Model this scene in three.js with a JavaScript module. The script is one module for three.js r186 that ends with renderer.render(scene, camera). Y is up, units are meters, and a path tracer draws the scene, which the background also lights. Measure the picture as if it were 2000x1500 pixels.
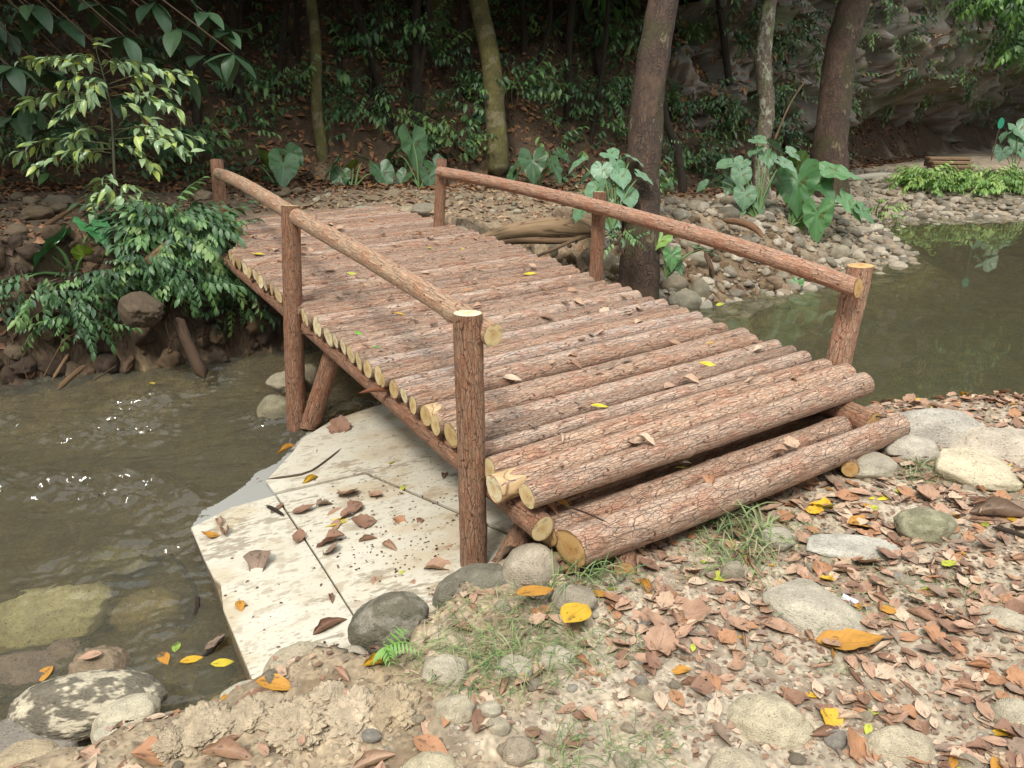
import * as THREE from 'three';
import { mergeGeometries } from 'three/addons/utils/BufferGeometryUtils.js';
import { createNoise2D, createNoise3D } from 'simplex-noise';

// ---------------------------------------------------------------- camera, sky, sun, exposure
const scene = new THREE.Scene();
const PITCH = 21 * Math.PI / 180, EYE = 1.55, FOCAL = 1450;          // FOCAL in pixels of the 2000 x 1500 photograph
const camera = new THREE.PerspectiveCamera(2 * Math.atan(750 / FOCAL) * 180 / Math.PI, 4 / 3, 0.05, 400);
camera.position.set(0, EYE, 0);
camera.rotation.set(-PITCH, 0, 0);

function overcastSky() {                                             // even overcast, brighter overhead (CIE overcast)
  const w = 128, h = 64, data = new Float32Array(w * h * 4);
  for (let j = 0; j < h; j++) for (let i = 0; i < w; i++) {
    const el = ((j + 0.5) / h - 0.5) * Math.PI, s = Math.max(0, Math.sin(el));
    const l = el < 0 ? 0.25 : 0.62 * (1 + 2 * s) / 3 * 1.9;
    const k = (j * w + i) * 4;
    data[k] = 0.96 * l; data[k + 1] = 1.0 * l; data[k + 2] = 1.03 * l; data[k + 3] = 1;
  }
  const t = new THREE.DataTexture(data, w, h, THREE.RGBAFormat, THREE.FloatType);
  t.mapping = THREE.EquirectangularReflectionMapping; t.magFilter = THREE.LinearFilter; t.minFilter = THREE.LinearFilter;
  t.colorSpace = THREE.LinearSRGBColorSpace; t.needsUpdate = true;
  return t;
}
const sky = overcastSky();
scene.background = sky;
scene.environment = sky;

const sun = new THREE.DirectionalLight(0xfff8ee, 1.5);               // sun through thin cloud, high, over the left shoulder
sun.position.set(-5, 17, 6.5); sun.target.position.set(0, 0, -5);
sun.castShadow = true; sun.shadow.radius = 22; sun.shadow.mapSize.set(2048, 2048);
Object.assign(sun.shadow.camera, { left: -18, right: 18, top: 18, bottom: -18, near: 1, far: 60 });
scene.add(sun, sun.target);

const renderer = new THREE.WebGLRenderer({ antialias: true });
renderer.setSize(1024, 768);
renderer.toneMapping = THREE.LinearToneMapping;
renderer.toneMappingExposure = 2.35;
renderer.shadowMap.enabled = true;

// ---------------------------------------------------------------- helpers
function rngOf(seed) { let a = seed >>> 0; return () => { a = (a + 0x6D2B79F5) | 0; let t = Math.imul(a ^ (a >>> 15), 1 | a); t = (t + Math.imul(t ^ (t >>> 7), 61 | t)) ^ t; return ((t ^ (t >>> 14)) >>> 0) / 4294967296; }; }
const R = rngOf(20240611);
const rr = (a, b) => a + (b - a) * R();
const pick = a => a[Math.floor(R() * a.length)];
const n2 = createNoise2D(rngOf(11)), n3 = createNoise3D(rngOf(12));
const fbm2 = (x, y, o = 4) => { let s = 0, a = 0.5, f = 1; for (let i = 0; i < o; i++) { s += a * n2(x * f + i * 17.3, y * f - i * 9.1); a *= 0.5; f *= 2.03; } return s; };
const fbm3 = (x, y, z, o = 4) => { let s = 0, a = 0.5, f = 1; for (let i = 0; i < o; i++) { s += a * n3(x * f + i * 7.7, y * f, z * f - i * 3.3); a *= 0.5; f *= 2.03; } return s; };
const clamp = (x, a = 0, b = 1) => Math.min(b, Math.max(a, x));
const lerp = (a, b, t) => a + (b - a) * t;
const sst = (a, b, x) => { const t = clamp((x - a) / (b - a)); return t * t * (3 - 2 * t); };
const V = (x, y, z) => new THREE.Vector3(x, y, z);
function table(pts) { return x => { if (x <= pts[0][0]) return pts[0][1]; for (let i = 1; i < pts.length; i++) if (x <= pts[i][0]) { const [x0, y0] = pts[i - 1], [x1, y1] = pts[i]; return lerp(y0, y1, (x - x0) / (x1 - x0)); } return pts[pts.length - 1][1]; }; }

// survey: a measured point of the photograph (2000 x 1500) gives a sight line; with a known height, distance or plane it gives the place
const eye = V(0, EYE, 0), fwd = V(0, -Math.sin(PITCH), -Math.cos(PITCH)), upv = V(0, Math.cos(PITCH), -Math.sin(PITCH));
const sight = (x, y) => fwd.clone().addScaledVector(V(1, 0, 0), (x - 1000) / FOCAL).addScaledVector(upv, (750 - y) / FOCAL);
const at = (x, y, depth) => eye.clone().addScaledVector(sight(x, y), depth);
const atY = (x, y, h) => { const d = sight(x, y); return eye.clone().addScaledVector(d, (h - EYE) / d.y); };
const onPlane = (x, y, p, n) => { const d = sight(x, y); return eye.clone().addScaledVector(d, p.clone().sub(eye).dot(n) / d.dot(n)); };
const depthOf = p => p.clone().sub(eye).dot(fwd);
const toPhoto = p => { const v = p.clone().sub(eye), z = v.dot(fwd); return [1000 + FOCAL * v.x / z, 750 - FOCAL * v.dot(upv) / z, z]; };
const inFrame = (p, m = 30) => { const [x, y, z] = toPhoto(p); return z > 0.2 && x > -m && x < 2000 + m && y > -m && y < 1500 + m; };

const taken = new Map();
function numbered(name) { const n = taken.get(name) || 0; taken.set(name, n + 1); return n ? `${name}_${String(n).padStart(3, '0')}` : name; }
function shade(o) { o.castShadow = o.receiveShadow = true; return o; }
function tag(o, label, category, group, kind) { o.userData = { label, category }; if (group) o.userData.group = group; if (kind) o.userData.kind = kind; return o; }
function thing(name, label, category, group, pos = [0, 0, 0]) { const g = new THREE.Group(); g.name = numbered(name); tag(g, label, category, group); g.position.set(...pos); scene.add(g); return g; }
function solo(name, geo, mat, label, category, group, kind) { const m = shade(new THREE.Mesh(geo, mat)); m.name = numbered(name); tag(m, label, category, group, kind); scene.add(m); return m; }
function part(name, geo, mat, parent) { const m = shade(new THREE.Mesh(geo, mat)); m.name = name; parent.add(m); return m; }
function structure(name, geo, mat) { const m = shade(new THREE.Mesh(geo, mat)); m.name = name; m.userData.kind = 'structure'; scene.add(m); return m; }
function scatter(name, geo, mat, list, parent, label, category) {     // list: [{p, q, s, c}] -> one InstancedMesh of kind stuff
  const im = new THREE.InstancedMesh(geo, mat, list.length), m = new THREE.Matrix4(), s = V(1, 1, 1);
  list.forEach((e, i) => { if (typeof e.s === 'number') s.set(e.s, e.s, e.s); else s.copy(e.s); im.setMatrixAt(i, m.compose(e.p, e.q, s)); if (e.c) im.setColorAt(i, e.c); });
  im.name = parent ? name : numbered(name); im.userData.kind = 'stuff';
  if (!parent) { im.userData.label = label; im.userData.category = category; }
  shade(im); (parent || scene).add(im); return im;
}
const col = h => new THREE.Color(h);
const std = (o) => new THREE.MeshStandardMaterial({ roughness: 0.9, ...o });
function grid(nu, nv, f, closeU = false) {                            // f(u,v) -> [x,y,z,(uvx,uvy)] ; indexed, smooth
  const pos = [], uv = [], idx = [];
  for (let j = 0; j <= nv; j++) for (let i = 0; i <= nu; i++) { const r = f(i / nu, j / nv); pos.push(r[0], r[1], r[2]); uv.push(r[3] ?? i / nu, r[4] ?? j / nv); }
  for (let j = 0; j < nv; j++) for (let i = 0; i < nu; i++) { const a = j * (nu + 1) + i, b = a + 1, c = a + nu + 1, d = c + 1; idx.push(a, b, d, a, d, c); }
  const g = new THREE.BufferGeometry();
  g.setAttribute('position', new THREE.Float32BufferAttribute(pos, 3)); g.setAttribute('uv', new THREE.Float32BufferAttribute(uv, 2)); g.setIndex(idx); g.computeVertexNormals();
  if (closeU) { const n = g.attributes.normal; for (let j = 0; j <= nv; j++) { const a = j * (nu + 1), b = a + nu; const v = V(n.getX(a) + n.getX(b), n.getY(a) + n.getY(b), n.getZ(a) + n.getZ(b)).normalize(); n.setXYZ(a, v.x, v.y, v.z); n.setXYZ(b, v.x, v.y, v.z); } }
  return g;
}
function tube(points, radii, nr = 8, uScale = 1, vScale = 1, rough = 0, nf = 6) {  // smooth tapered tube along a curve, with uneven skin
  const curve = new THREE.CatmullRomCurve3(points), n = Math.max(6, Math.round(curve.getLength() / 0.06)), seg = Math.min(n, 90);
  const fr = curve.computeFrenetFrames(seg, false), len = curve.getLength(), seed = rr(0, 90);
  return grid(nr, seg, (u, v) => {
    const k = Math.round(v * seg), c = curve.getPointAt(v), th = u * Math.PI * 2, i = v * (radii.length - 1), a = Math.floor(i), r0 = lerp(radii[a], radii[Math.min(a + 1, radii.length - 1)], i - a);
    const cx = Math.cos(th), sy = Math.sin(th), r = (k === 0 || k === seg ? 0.08 : 1) * r0 * (1 + rough * fbm3(cx * 0.9 + seed, sy * 0.9, v * len * nf, 3));
    const q = c.clone().addScaledVector(fr.normals[k], cx * r).addScaledVector(fr.binormals[k], sy * r);
    return [q.x, q.y, q.z, u * uScale, v * len * vScale];
  }, true);
}
function quatY(dir, yaw = 0) { const q = new THREE.Quaternion().setFromUnitVectors(V(0, 1, 0), dir.clone().normalize()); return q.multiply(new THREE.Quaternion().setFromAxisAngle(V(0, 1, 0), yaw)); }
const euler = (x, y, z) => new THREE.Quaternion().setFromEuler(new THREE.Euler(x, y, z, 'YXZ'));

// ---------------------------------------------------------------- textures (what surfaces are made of)
const HB = new Float32Array(65536); { const r = rngOf(5); for (let i = 0; i < 65536; i++) HB[i] = r(); }
function hsh(x, y, s) { return HB[(Math.imul(x, 73) + Math.imul(y, 179) + Math.imul(s | 0, 283) ^ Math.imul(Math.imul(x, y), 7) + Math.imul(y, 31)) & 65535]; }
function pn(x, y, px, py, s) {                                        // periodic value noise 0..1
  const xi = Math.floor(x), yi = Math.floor(y), fx = x - xi, fy = y - yi, u = fx * fx * (3 - 2 * fx), v = fy * fy * (3 - 2 * fy);
  let x0 = xi % px; if (x0 < 0) x0 += px; let y0 = yi % py; if (y0 < 0) y0 += py; const x1 = x0 + 1 === px ? 0 : x0 + 1, y1 = y0 + 1 === py ? 0 : y0 + 1;
  const a = hsh(x0, y0, s), b = hsh(x1, y0, s), c = hsh(x0, y1, s), d = hsh(x1, y1, s), p = a + (b - a) * u; return p + (c + (d - c) * u - p) * v;
}
function pf(u, v, px, py, o = 4, s = 0) { let a = 0.5, t = 0, n = 0; for (let i = 0; i < o; i++) { t += a * pn(u * px, v * py, px, py, s + i * 13); n += a; a *= 0.5; px *= 2; py *= 2; } return t / n; }
const CELL = [0, 0, 0];
function worley(u, v, px, py, s = 0) {                                // periodic cells: [f1, f2, id] (shared array: read it at once)
  const x = u * px, y = v * py, xi = Math.floor(x), yi = Math.floor(y); let f1 = 81, f2 = 81, id = 0;
  for (let j = -1; j <= 1; j++) for (let i = -1; i <= 1; i++) {
    const cx = xi + i, cy = yi + j; let mx = cx % px; if (mx < 0) mx += px; let my = cy % py; if (my < 0) my += py;
    const dx = cx + 0.5 + 0.9 * (hsh(mx, my, s) - 0.5) - x, dy = cy + 0.5 + 0.9 * (hsh(mx, my, s + 1) - 0.5) - y, d = dx * dx + dy * dy;
    if (d < f1) { f2 = f1; f1 = d; id = hsh(mx, my, s + 2); } else if (d < f2) f2 = d;
  }
  CELL[0] = Math.sqrt(f1); CELL[1] = Math.sqrt(f2); CELL[2] = id; return CELL;
}
function texture(w, h, fn, srgb = true) {
  const d = new Uint8Array(w * h * 4);
  for (let j = 0; j < h; j++) for (let i = 0; i < w; i++) { const c = fn((i + 0.5) / w, (j + 0.5) / h), k = (j * w + i) * 4; d[k] = clamp(c[0]) * 255; d[k + 1] = clamp(c[1]) * 255; d[k + 2] = clamp(c[2]) * 255; d[k + 3] = 255; }
  const t = new THREE.DataTexture(d, w, h); t.wrapS = t.wrapT = THREE.RepeatWrapping; t.magFilter = THREE.LinearFilter; t.minFilter = THREE.LinearMipmapLinearFilter; t.generateMipmaps = true;
  if (srgb) t.colorSpace = THREE.SRGBColorSpace; t.needsUpdate = true; return t;
}
function twin(w, h, fn) {                                             // fn -> [r,g,b,height] ; colour and relief together
  const H = new Float32Array(w * h), map = texture(w, h, (u, v) => { const c = fn(u, v); H[Math.floor(v * h) * w + Math.floor(u * w)] = c[3]; return c; });
  return { map, bumpMap: texture(w, h, (u, v) => { const q = H[Math.floor(v * h) * w + Math.floor(u * w)]; return [q, q, q]; }, false) };
}
const mix3 = (a, b, t) => [lerp(a[0], b[0], t), lerp(a[1], b[1], t), lerp(a[2], b[2], t)];

// flaky bark of the felled logs: long plates, dark cracks, rusty inner bark where plates are gone (tile 0.33 m round x 0.9 m along)
const KNOTS = [[0.2, 0.13], [0.7, 0.31], [0.42, 0.58], [0.9, 0.74], [0.1, 0.9]];
const barkTex = twin(768, 1536, (u, v) => {
  const q = pf(u, v, 7, 5, 3, 3), q2 = pf(u, v, 20, 30, 3, 8), q3 = pf(u, v, 60, 110, 2, 18);
  const wu = u + 0.06 * (q - 0.5) + 0.03 * (q2 - 0.5) + 0.012 * (q3 - 0.5), wv = v + 0.05 * (pf(u, v, 5, 5, 2, 31) - 0.5) + 0.02 * (q2 - 0.5);
  let w = worley(wu, wv, 10, 7, 0); const a1 = w[0], a2 = w[1], id = w[2];
  w = worley(wu + 0.02 * q, wv, 21, 16, 40); const b1 = w[0], b2 = w[1], id2 = w[2];
  const fib = pf(u + 0.02 * q2, v, 64, 10, 3, 60), broad = pf(u, v, 4, 4, 3, 77), mask = pf(u, v, 9, 9, 3, 91);
  const c1 = sst(0.0, 0.05 + 0.09 * mask, a2 - a1), c2 = sst(0.0, 0.14, b2 - b1), r1 = Math.abs(pf(wu, wv, 15, 4, 3, 120) - 0.5), crack = sst(0.0, 0.022, r1);
  let h = 0.30 + 0.30 * id + 0.16 * id2 + 0.12 * fib;
  let c = mix3([0.64, 0.535, 0.46], [0.77, 0.68, 0.60], id * 0.55 + id2 * 0.25 + fib * 0.2);
  c = mix3(c, [0.62, 0.595, 0.555], sst(0.45, 0.75, id2 + 0.4 * (mask - 0.5)) * 0.35);                 // weathered grey flakes
  const rust = sst(0.50, 0.66, broad + 0.3 * (id - 0.5)); c = mix3(c, [0.62, 0.45, 0.36], rust * 0.5); h -= rust * 0.10;
  c = mix3([0.47, 0.37, 0.32], c, lerp(1, c2, 0.5)); c = mix3([0.36, 0.27, 0.23], c, lerp(1, crack, 0.8 * sst(0.35, 0.55, mask))); c = mix3([0.33, 0.24, 0.20], c, lerp(1, c1, 0.15 + 0.55 * sst(0.4, 0.62, mask)));
  h *= (0.45 + 0.55 * c1) * (0.75 + 0.25 * c2) * (0.7 + 0.3 * crack);
  const f = 0.8 + 0.4 * fib; c[0] *= f; c[1] *= f; c[2] *= f;
  for (let i = 0; i < 5; i++) { const dv = (v - KNOTS[i][1]) * 90; if (dv > -2.2 && dv < 2.2) { let du = u - KNOTS[i][0]; du = (du - Math.round(du)) * 33; const r = Math.sqrt(du * du + dv * dv) * (0.8 + 0.4 * q2); if (r < 1.7) { const k = sst(1.7, 0.7, r); c = mix3(c, mix3([0.30, 0.20, 0.16], [0.52, 0.37, 0.29], 0.5 + 0.5 * Math.sin(r * 9)), k * 0.75); h = lerp(h, 0.9 - 0.5 * sst(0.8, 0.2, r), k * 0.7); } } }
  c[3] = h; return c;
});
const woodTex = twin(512, 512, (u, v) => {                            // sawn end: rings round an off-centre pith, short checks
  const x = u - 0.53, y = v - 0.48, th = Math.atan2(y, x), r = Math.hypot(x, y) * (1 + 0.06 * Math.sin(3 * th) + 0.08 * (pf(u, v, 4, 4, 3, 2) - 0.5));
  const ring = 0.5 + 0.5 * Math.sin(r * 120 + 4 * pf(u, v, 3, 3, 2, 9)), saw = pf(u * 0.7 + v * 0.7, v - u, 3, 60, 2, 12);
  let c = mix3([0.87, 0.82, 0.68], [0.78, 0.70, 0.53], ring * 0.6); c = mix3([0.79, 0.69, 0.51], c, sst(0.04, 0.26, r + 0.08 * (pf(u, v, 8, 8, 2, 5) - 0.5)));
  c = mix3(c, [0.58, 0.42, 0.27], sst(0.035, 0.01, r)); c = c.map(k => k * (0.92 + 0.14 * saw));
  const cd = Math.abs(Math.sin(th * 2.5 + 0.8 + 0.6 * pf(u, v, 5, 5, 2, 71))), crack = 1 - 0.5 * sst(0.035, 0.01, cd) * sst(0.36, 0.2, r) * sst(0.02, 0.05, r); c = c.map(k => k * crack); c = mix3(c, [0.55, 0.47, 0.36], 0.5 * sst(0.5, 0.68, pf(u, v, 4, 4, 4, 83))); c = mix3(c, [0.50, 0.40, 0.30], 0.6 * sst(0.42, 0.47, r));
  return [...c, 0.4 + 0.2 * ring + 0.3 * saw];
});
const soilTex = twin(1024, 1024, (u, v) => {                          // 1.6 m tile: silt, grit, small chips of leaf
  const a = pf(u, v, 6, 6, 6, 1), g = pf(u, v, 120, 120, 2, 7), [f1, , id] = worley(u, v, 70, 70, 3), [d1, , id2] = worley(u + 0.01 * a, v, 130, 130, 21);
  let c = mix3([0.60, 0.545, 0.46], [0.75, 0.70, 0.62], a), h = 0.35 * a + 0.15 * g;
  { const k2 = (0.80 + 0.4 * g) * (0.84 + 0.32 * pf(u, v, 16, 16, 4, 37)); c[0] *= k2; c[1] *= k2; c[2] *= k2; const hum = sst(0.56, 0.7, pf(u, v, 11, 11, 5, 52)); c = mix3(c, [0.47, 0.40, 0.33], hum * 0.5); }
  if (id > 0.72) { const k = sst(0.42, 0.3, f1) * (0.5 + 0.5 * id2); c = mix3(c, id > 0.95 ? [0.50, 0.41, 0.34] : mix3([0.66, 0.62, 0.55], [0.8, 0.76, 0.68], id2), k * 0.85); h += 0.4 * k; }
  if (id2 > 0.85) { const k = sst(0.45, 0.2, d1); c = mix3(c, [0.58, 0.47, 0.39], k * 0.5); h += 0.2 * k; }
  return [...c, h];
});
const trunkTex = twin(512, 1024, (u, v) => {                          // living trees: small scaly plates, lichen and moss (tile 1 m round x 2 m)
  const wu = u + 0.05 * (pf(u, v, 8, 8, 3, 4) - 0.5) + 0.04 * (pf(u, v, 30, 30, 3, 44) - 0.5), [a1, a2, id] = worley(wu, v + 0.08 * pf(u, v, 12, 12, 4, 6), 34, 40, 9), fine = pf(u, v, 60, 40, 3, 2), blot = pf(u, v, 14, 18, 4, 33);
  const moss = pf(u, v, 4, 5, 5, 55), lich = pf(u, v, 9, 14, 4, 71), e = lerp(1, sst(0, 0.35, a2 - a1), 0.7 * sst(0.35, 0.65, pf(u, v, 10, 10, 3, 81)));
  let c = mix3([0.24, 0.19, 0.16], [0.46, 0.39, 0.33], clamp(id * 0.35 + fine * 0.3 + 0.7 * (blot - 0.32)));
  c = mix3([0.17, 0.13, 0.11], c, e); c = mix3(c, [0.25, 0.27, 0.12], sst(0.5, 0.72, moss) * 0.6); c = mix3(c, [0.62, 0.62, 0.56], sst(0.68, 0.74, lich) * 0.6 * sst(0.35, 0.6, fine));
  return [...c, 0.3 + 0.5 * e * (0.5 + id * 0.5) + 0.2 * fine];
});
const mossTrunkTex = twin(512, 1024, (u, v) => {
  const a = pf(u, v, 5, 12, 5, 14), b = pf(u, v, 40, 60, 3, 18), s = pf(u, v, 7, 20, 3, 93);
  let c = mix3([0.24, 0.22, 0.12], [0.40, 0.38, 0.20], a); c = mix3(c, [0.42, 0.38, 0.30], sst(0.55, 0.7, s) * 0.7); c = c.map(k => k * (0.8 + 0.4 * b));
  return [...c, 0.5 * a + 0.5 * b];
});
const leafTex = texture(256, 256, (u, v) => {                         // one leaf: midrib up the middle, slanted side veins, blotches
  const x = Math.abs(u - 0.5) * 2, side = Math.abs(((v * 9 - x * 2.2) % 1 + 1) % 1 - 0.5) * 2, rib = sst(0.05, 0.015, x), vein = sst(0.16, 0.03, side) * 0.55 * sst(1.0, 0.5, x);
  const b = 0.84 + 0.16 * pf(u, v, 4, 4, 4, 8), t = b + 0.14 * Math.max(rib, vein);
  return [t, t * 0.99, t * 0.97];
});
const dryTex = texture(256, 256, (u, v) => {
  const x = Math.abs(u - 0.5) * 2, side = Math.abs(((v * 8 - x * 2.0) % 1 + 1) % 1 - 0.5) * 2, rib = sst(0.06, 0.015, x), vein = sst(0.14, 0.02, side) * 0.6;
  const b = 0.70 + 0.3 * pf(u, v, 4, 4, 5, 18), spot = sst(0.68, 0.76, pf(u, v, 7, 7, 3, 44)), t = b - 0.16 * Math.max(rib, vein) - 0.22 * spot;
  return [t, t * 0.985, t * 0.96];
});
const arumTex = texture(512, 512, (u, v) => {                         // heart leaf, stalk at the middle: veins fan out
  const x = u - 0.5, y = v - 0.5, r = Math.hypot(x, y), th = Math.atan2(x, y), k = Math.abs(((Math.abs(th) / 0.36 + 0.5 + r * 0.4) % 1) - 0.5);
  const vein = Math.max(sst(0.055, 0.01, k * (0.25 + r)), sst(0.012, 0.004, Math.abs(x)) * (y > 0 ? 1 : 0.4)), b = 0.86 + 0.14 * pf(u, v, 6, 6, 4, 3);
  const sp = sst(0.66, 0.72, pf(u, v, 14, 14, 4, 19)), t = (b + 0.2 * vein) * (1 - 0.3 * sp); return [t * (1 + 0.25 * sp), t, t * (0.95 - 0.3 * sp)];
});
const deadTex = twin(256, 512, (u, v) => {                            // bare weathered wood: grey-brown, fine grain along the stick
  const a = pf(u + 0.02 * pf(u, v, 5, 5, 2, 4), v, 40, 4, 4, 6), b = pf(u, v, 6, 6, 4, 9), k = sst(0.0, 0.05, Math.abs(pf(u, v, 12, 2, 3, 15) - 0.5));
  let c = mix3([0.50, 0.43, 0.36], [0.72, 0.66, 0.58], a * 0.7 + b * 0.3); c = mix3([0.30, 0.24, 0.2], c, 0.3 + 0.7 * k); return [c[0], c[1], c[2], 0.5 * a + 0.5 * k];
});
const stoneTex = twin(512, 512, (u, v) => {                           // river stone: fine grain, specks, faint stains
  const a = pf(u, v, 60, 60, 3, 2), b = pf(u, v, 6, 6, 5, 7), sp = pf(u, v, 110, 110, 2, 12), vein = sst(0.012, 0.0, Math.abs(pf(u + 0.1 * b, v, 3, 5, 4, 41) - 0.5));
  let t = 0.74 + 0.2 * b + 0.14 * (a - 0.5); t -= 0.22 * sst(0.68, 0.8, sp); const c = mix3([t, t * 0.985, t * 0.96], [0.92, 0.9, 0.86], vein * 0.35); return [c[0], c[1], c[2], 0.4 * b + 0.6 * a];
});
const lichenTex = twin(512, 1024, (u, v) => {                         // grey bark crusted with pale lichen, dark gaps, a little green
  const a = pf(u, v, 8, 16, 5, 3), b = pf(u, v, 20, 36, 4, 27), f = pf(u, v, 60, 90, 3, 8), m = pf(u, v, 5, 6, 4, 61);
  let c = mix3([0.24, 0.20, 0.16], [0.44, 0.40, 0.34], f); c = mix3(c, [0.56, 0.56, 0.49], 0.85 * sst(0.5, 0.62, a * 0.55 + b * 0.45)); c = mix3(c, [0.36, 0.40, 0.22], sst(0.52, 0.68, m) * 0.6); return [c[0] * (0.85 + 0.3 * f), c[1] * (0.85 + 0.3 * f), c[2] * (0.85 + 0.3 * f), 0.5 * b + 0.5 * f];
});
// ---------------------------------------------------------------- the lie of the land (metres; y = 0 is the near bank, W the water)
const W = -0.45;
const nearShore = table([[-9, -0.4], [-3, -1.25], [-2, -1.65], [-1.4, -1.92], [-0.95, -2.1], [-0.3, -2.62], [0.2, -3.05], [1, -3.6], [1.8, -4.15], [2.4, -4.45], [2.9, -4.45], [3.5, -4.05], [5, -3.2], [9, -2.0], [60, -2]]);
const farShore = table([[-60, -3], [-9, -4.2], [-6, -4.55], [-3.75, -5.05], [-2.55, -5.7], [-1.95, -5.95], [-0.8, -6.35], [1, -6.95], [2, -7.45], [2.7, -7.7], [3.44, -8.1], [4.9, -9.3], [5.5, -10.0], [6.2, -12.3], [7, -13.0], [9, -13.2], [16, -13.6], [60, -15]]);
const farTop = table([[-9, 0.7], [-3, 0.55], [-0.5, 0.47], [0.6, 0.40], [2, 0.28], [3.5, 0.18], [5, 0.08], [7, 0.02], [60, 0.0]]);
const farRise = table([[-9, 0.7], [-3, 0.55], [-0.8, 0.5], [0.6, 1.1], [2, 1.5], [4, 2.2], [6, 3.0], [60, 3.0]]);
const hillFoot = table([[-60, -6], [-9, -7.6], [-6, -8.4], [-4, -9.2], [-2.3, -9.7], [0, -10.4], [2, -11.2], [4, -12.4], [5.5, -14.2], [7, -17.0], [9, -19.5], [11, -21.5], [14, -24], [20, -27], [60, -30]]);
const SLAB_O = atY(925, 1095, -0.235), SLAB_B = atY(577, 836, -0.41), SLAB_C = atY(370, 1024, -0.385);
const SLAB_N = SLAB_B.clone().sub(SLAB_O).cross(SLAB_C.clone().sub(SLAB_O)).normalize(); if (SLAB_N.y < 0) SLAB_N.negate();
const slabY = (x, z) => SLAB_O.y - (SLAB_N.x * (x - SLAB_O.x) + SLAB_N.z * (z - SLAB_O.z)) / SLAB_N.y;
const slabPx = [[368, 1022], [600, 832], [760, 780], [1250, 760], [1585, 850], [1290, 1010], [960, 1130], [770, 1330], [500, 1345]];
const slabPoly = slabPx.map(p => onPlane(p[0], p[1], SLAB_O, SLAB_N));
function inPoly(x, z, poly) { let c = false; for (let i = 0, j = poly.length - 1; i < poly.length; j = i++) { const a = poly[i], b = poly[j]; if ((a.z > z) !== (b.z > z) && x < (b.x - a.x) * (z - a.z) / (b.z - a.z) + a.x) c = !c; } return c; }
function land(x, z) {
  const zn = nearShore(x) + 0.10 * n2(x * 1.7, 3.3) + 0.05 * n2(x * 5, 1), zf = farShore(x) + 0.14 * n2(x * 0.9, 8) + 0.07 * n2(x * 3.1, 5), dn = z - zn, df = zf - z;
  let h;
  if (dn > -0.02) {
    const top = -0.02 + 0.02 * z + 0.045 * fbm2(x * 0.9, z * 0.9, 3) - 0.13 * sst(-0.5, -1.3, x) * sst(-1.3, -2, z) + 0.06 * sst(0.8, 2.6, x) - 0.05;
    const wd = x < -0.6 ? 0.5 : 0.42; h = lerp(W - 0.1, top, Math.pow(sst(-0.05, wd, dn), 0.8));
    h += 0.012 * fbm2(x * 6, z * 6, 4) + 0.006 * fbm2(x * 22, z * 22, 3);
    const mud = sst(0.1, -0.35, x + 0.25 * n2(x * 2, z * 2)) * sst(0, 0.25, dn); h += mud * (0.035 * Math.abs(fbm2(x * 4.5 + 3, z * 4.5, 4)) + 0.016 * Math.abs(n2(x * 15, z * 15)));
  } else if (df > 0) {
    const t = farTop(x), wd = farRise(x), k = clamp(df / wd), prof = x < 0.2 ? sst(0, 1, Math.pow(k, 0.8)) : lerp(k, sst(0, 1, k), 0.5);
    h = lerp(W - 0.08, t, prof) + 0.05 * fbm2(x * 1.3, z * 1.3, 3) * sst(0, 0.6, df) + 0.03 * fbm2(x * 5, z * 5, 3) * sst(0, 0.3, df);
    const dh = hillFoot(x) - z; if (dh > 0) { const st = 0.72; h += st * Math.pow(dh, 1.04) * sst(-0.2, 1.2, dh) + 0.5 * fbm2(x * 0.45, z * 0.45, 3) * sst(0.3, 3, dh) + 0.12 * fbm2(x * 2, z * 2, 3) * sst(0, 1, dh); h = Math.min(h, 26 + 2 * n2(x * 0.05, z * 0.05)); }
  } else {
    const d = Math.min(-dn, -df); h = W - 0.1 - (x > 1.5 ? 0.45 : 0.26) * sst(0, 1.4, d) + 0.05 * fbm2(x * 2, z * 2, 3) + 0.02 * fbm2(x * 9, z * 9, 2);
  }
  { const bx = x - 0.05, bz = z + 2.36, s = bx * 0.832 - bz * 0.5548, t = -bx * 0.5548 - bz * 0.832; if (s > -0.05 && s < 2.2 && t > 3 && t < 5.3) h = Math.min(h, 0.26 + t * 0.0523 - 0.15 + 0.1 * sst(5.1, 5.3, t)); }   // dug out under the far end of the deck
  if (inPoly(x, z, slabPoly)) h = Math.min(h, slabY(x, z) - 0.13);
  return h;
}
function landHit(px, py, lift = 0) {                                  // where the sight line of a photo point meets the ground
  const d = sight(px, py).normalize(), p = eye.clone(); let t = 0.4;
  for (let i = 0; i < 900; i++) { p.copy(eye).addScaledVector(d, t); const g = Math.max(land(p.x, p.z), -9) + lift - p.y; if (g >= 0) break; t += Math.max(0.012, -g * 0.35); }
  return p;
}
const landNormal = (x, z, e = 0.06) => V(land(x - e, z) - land(x + e, z), 2 * e, land(x, z - e) - land(x, z + e)).normalize();

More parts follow.
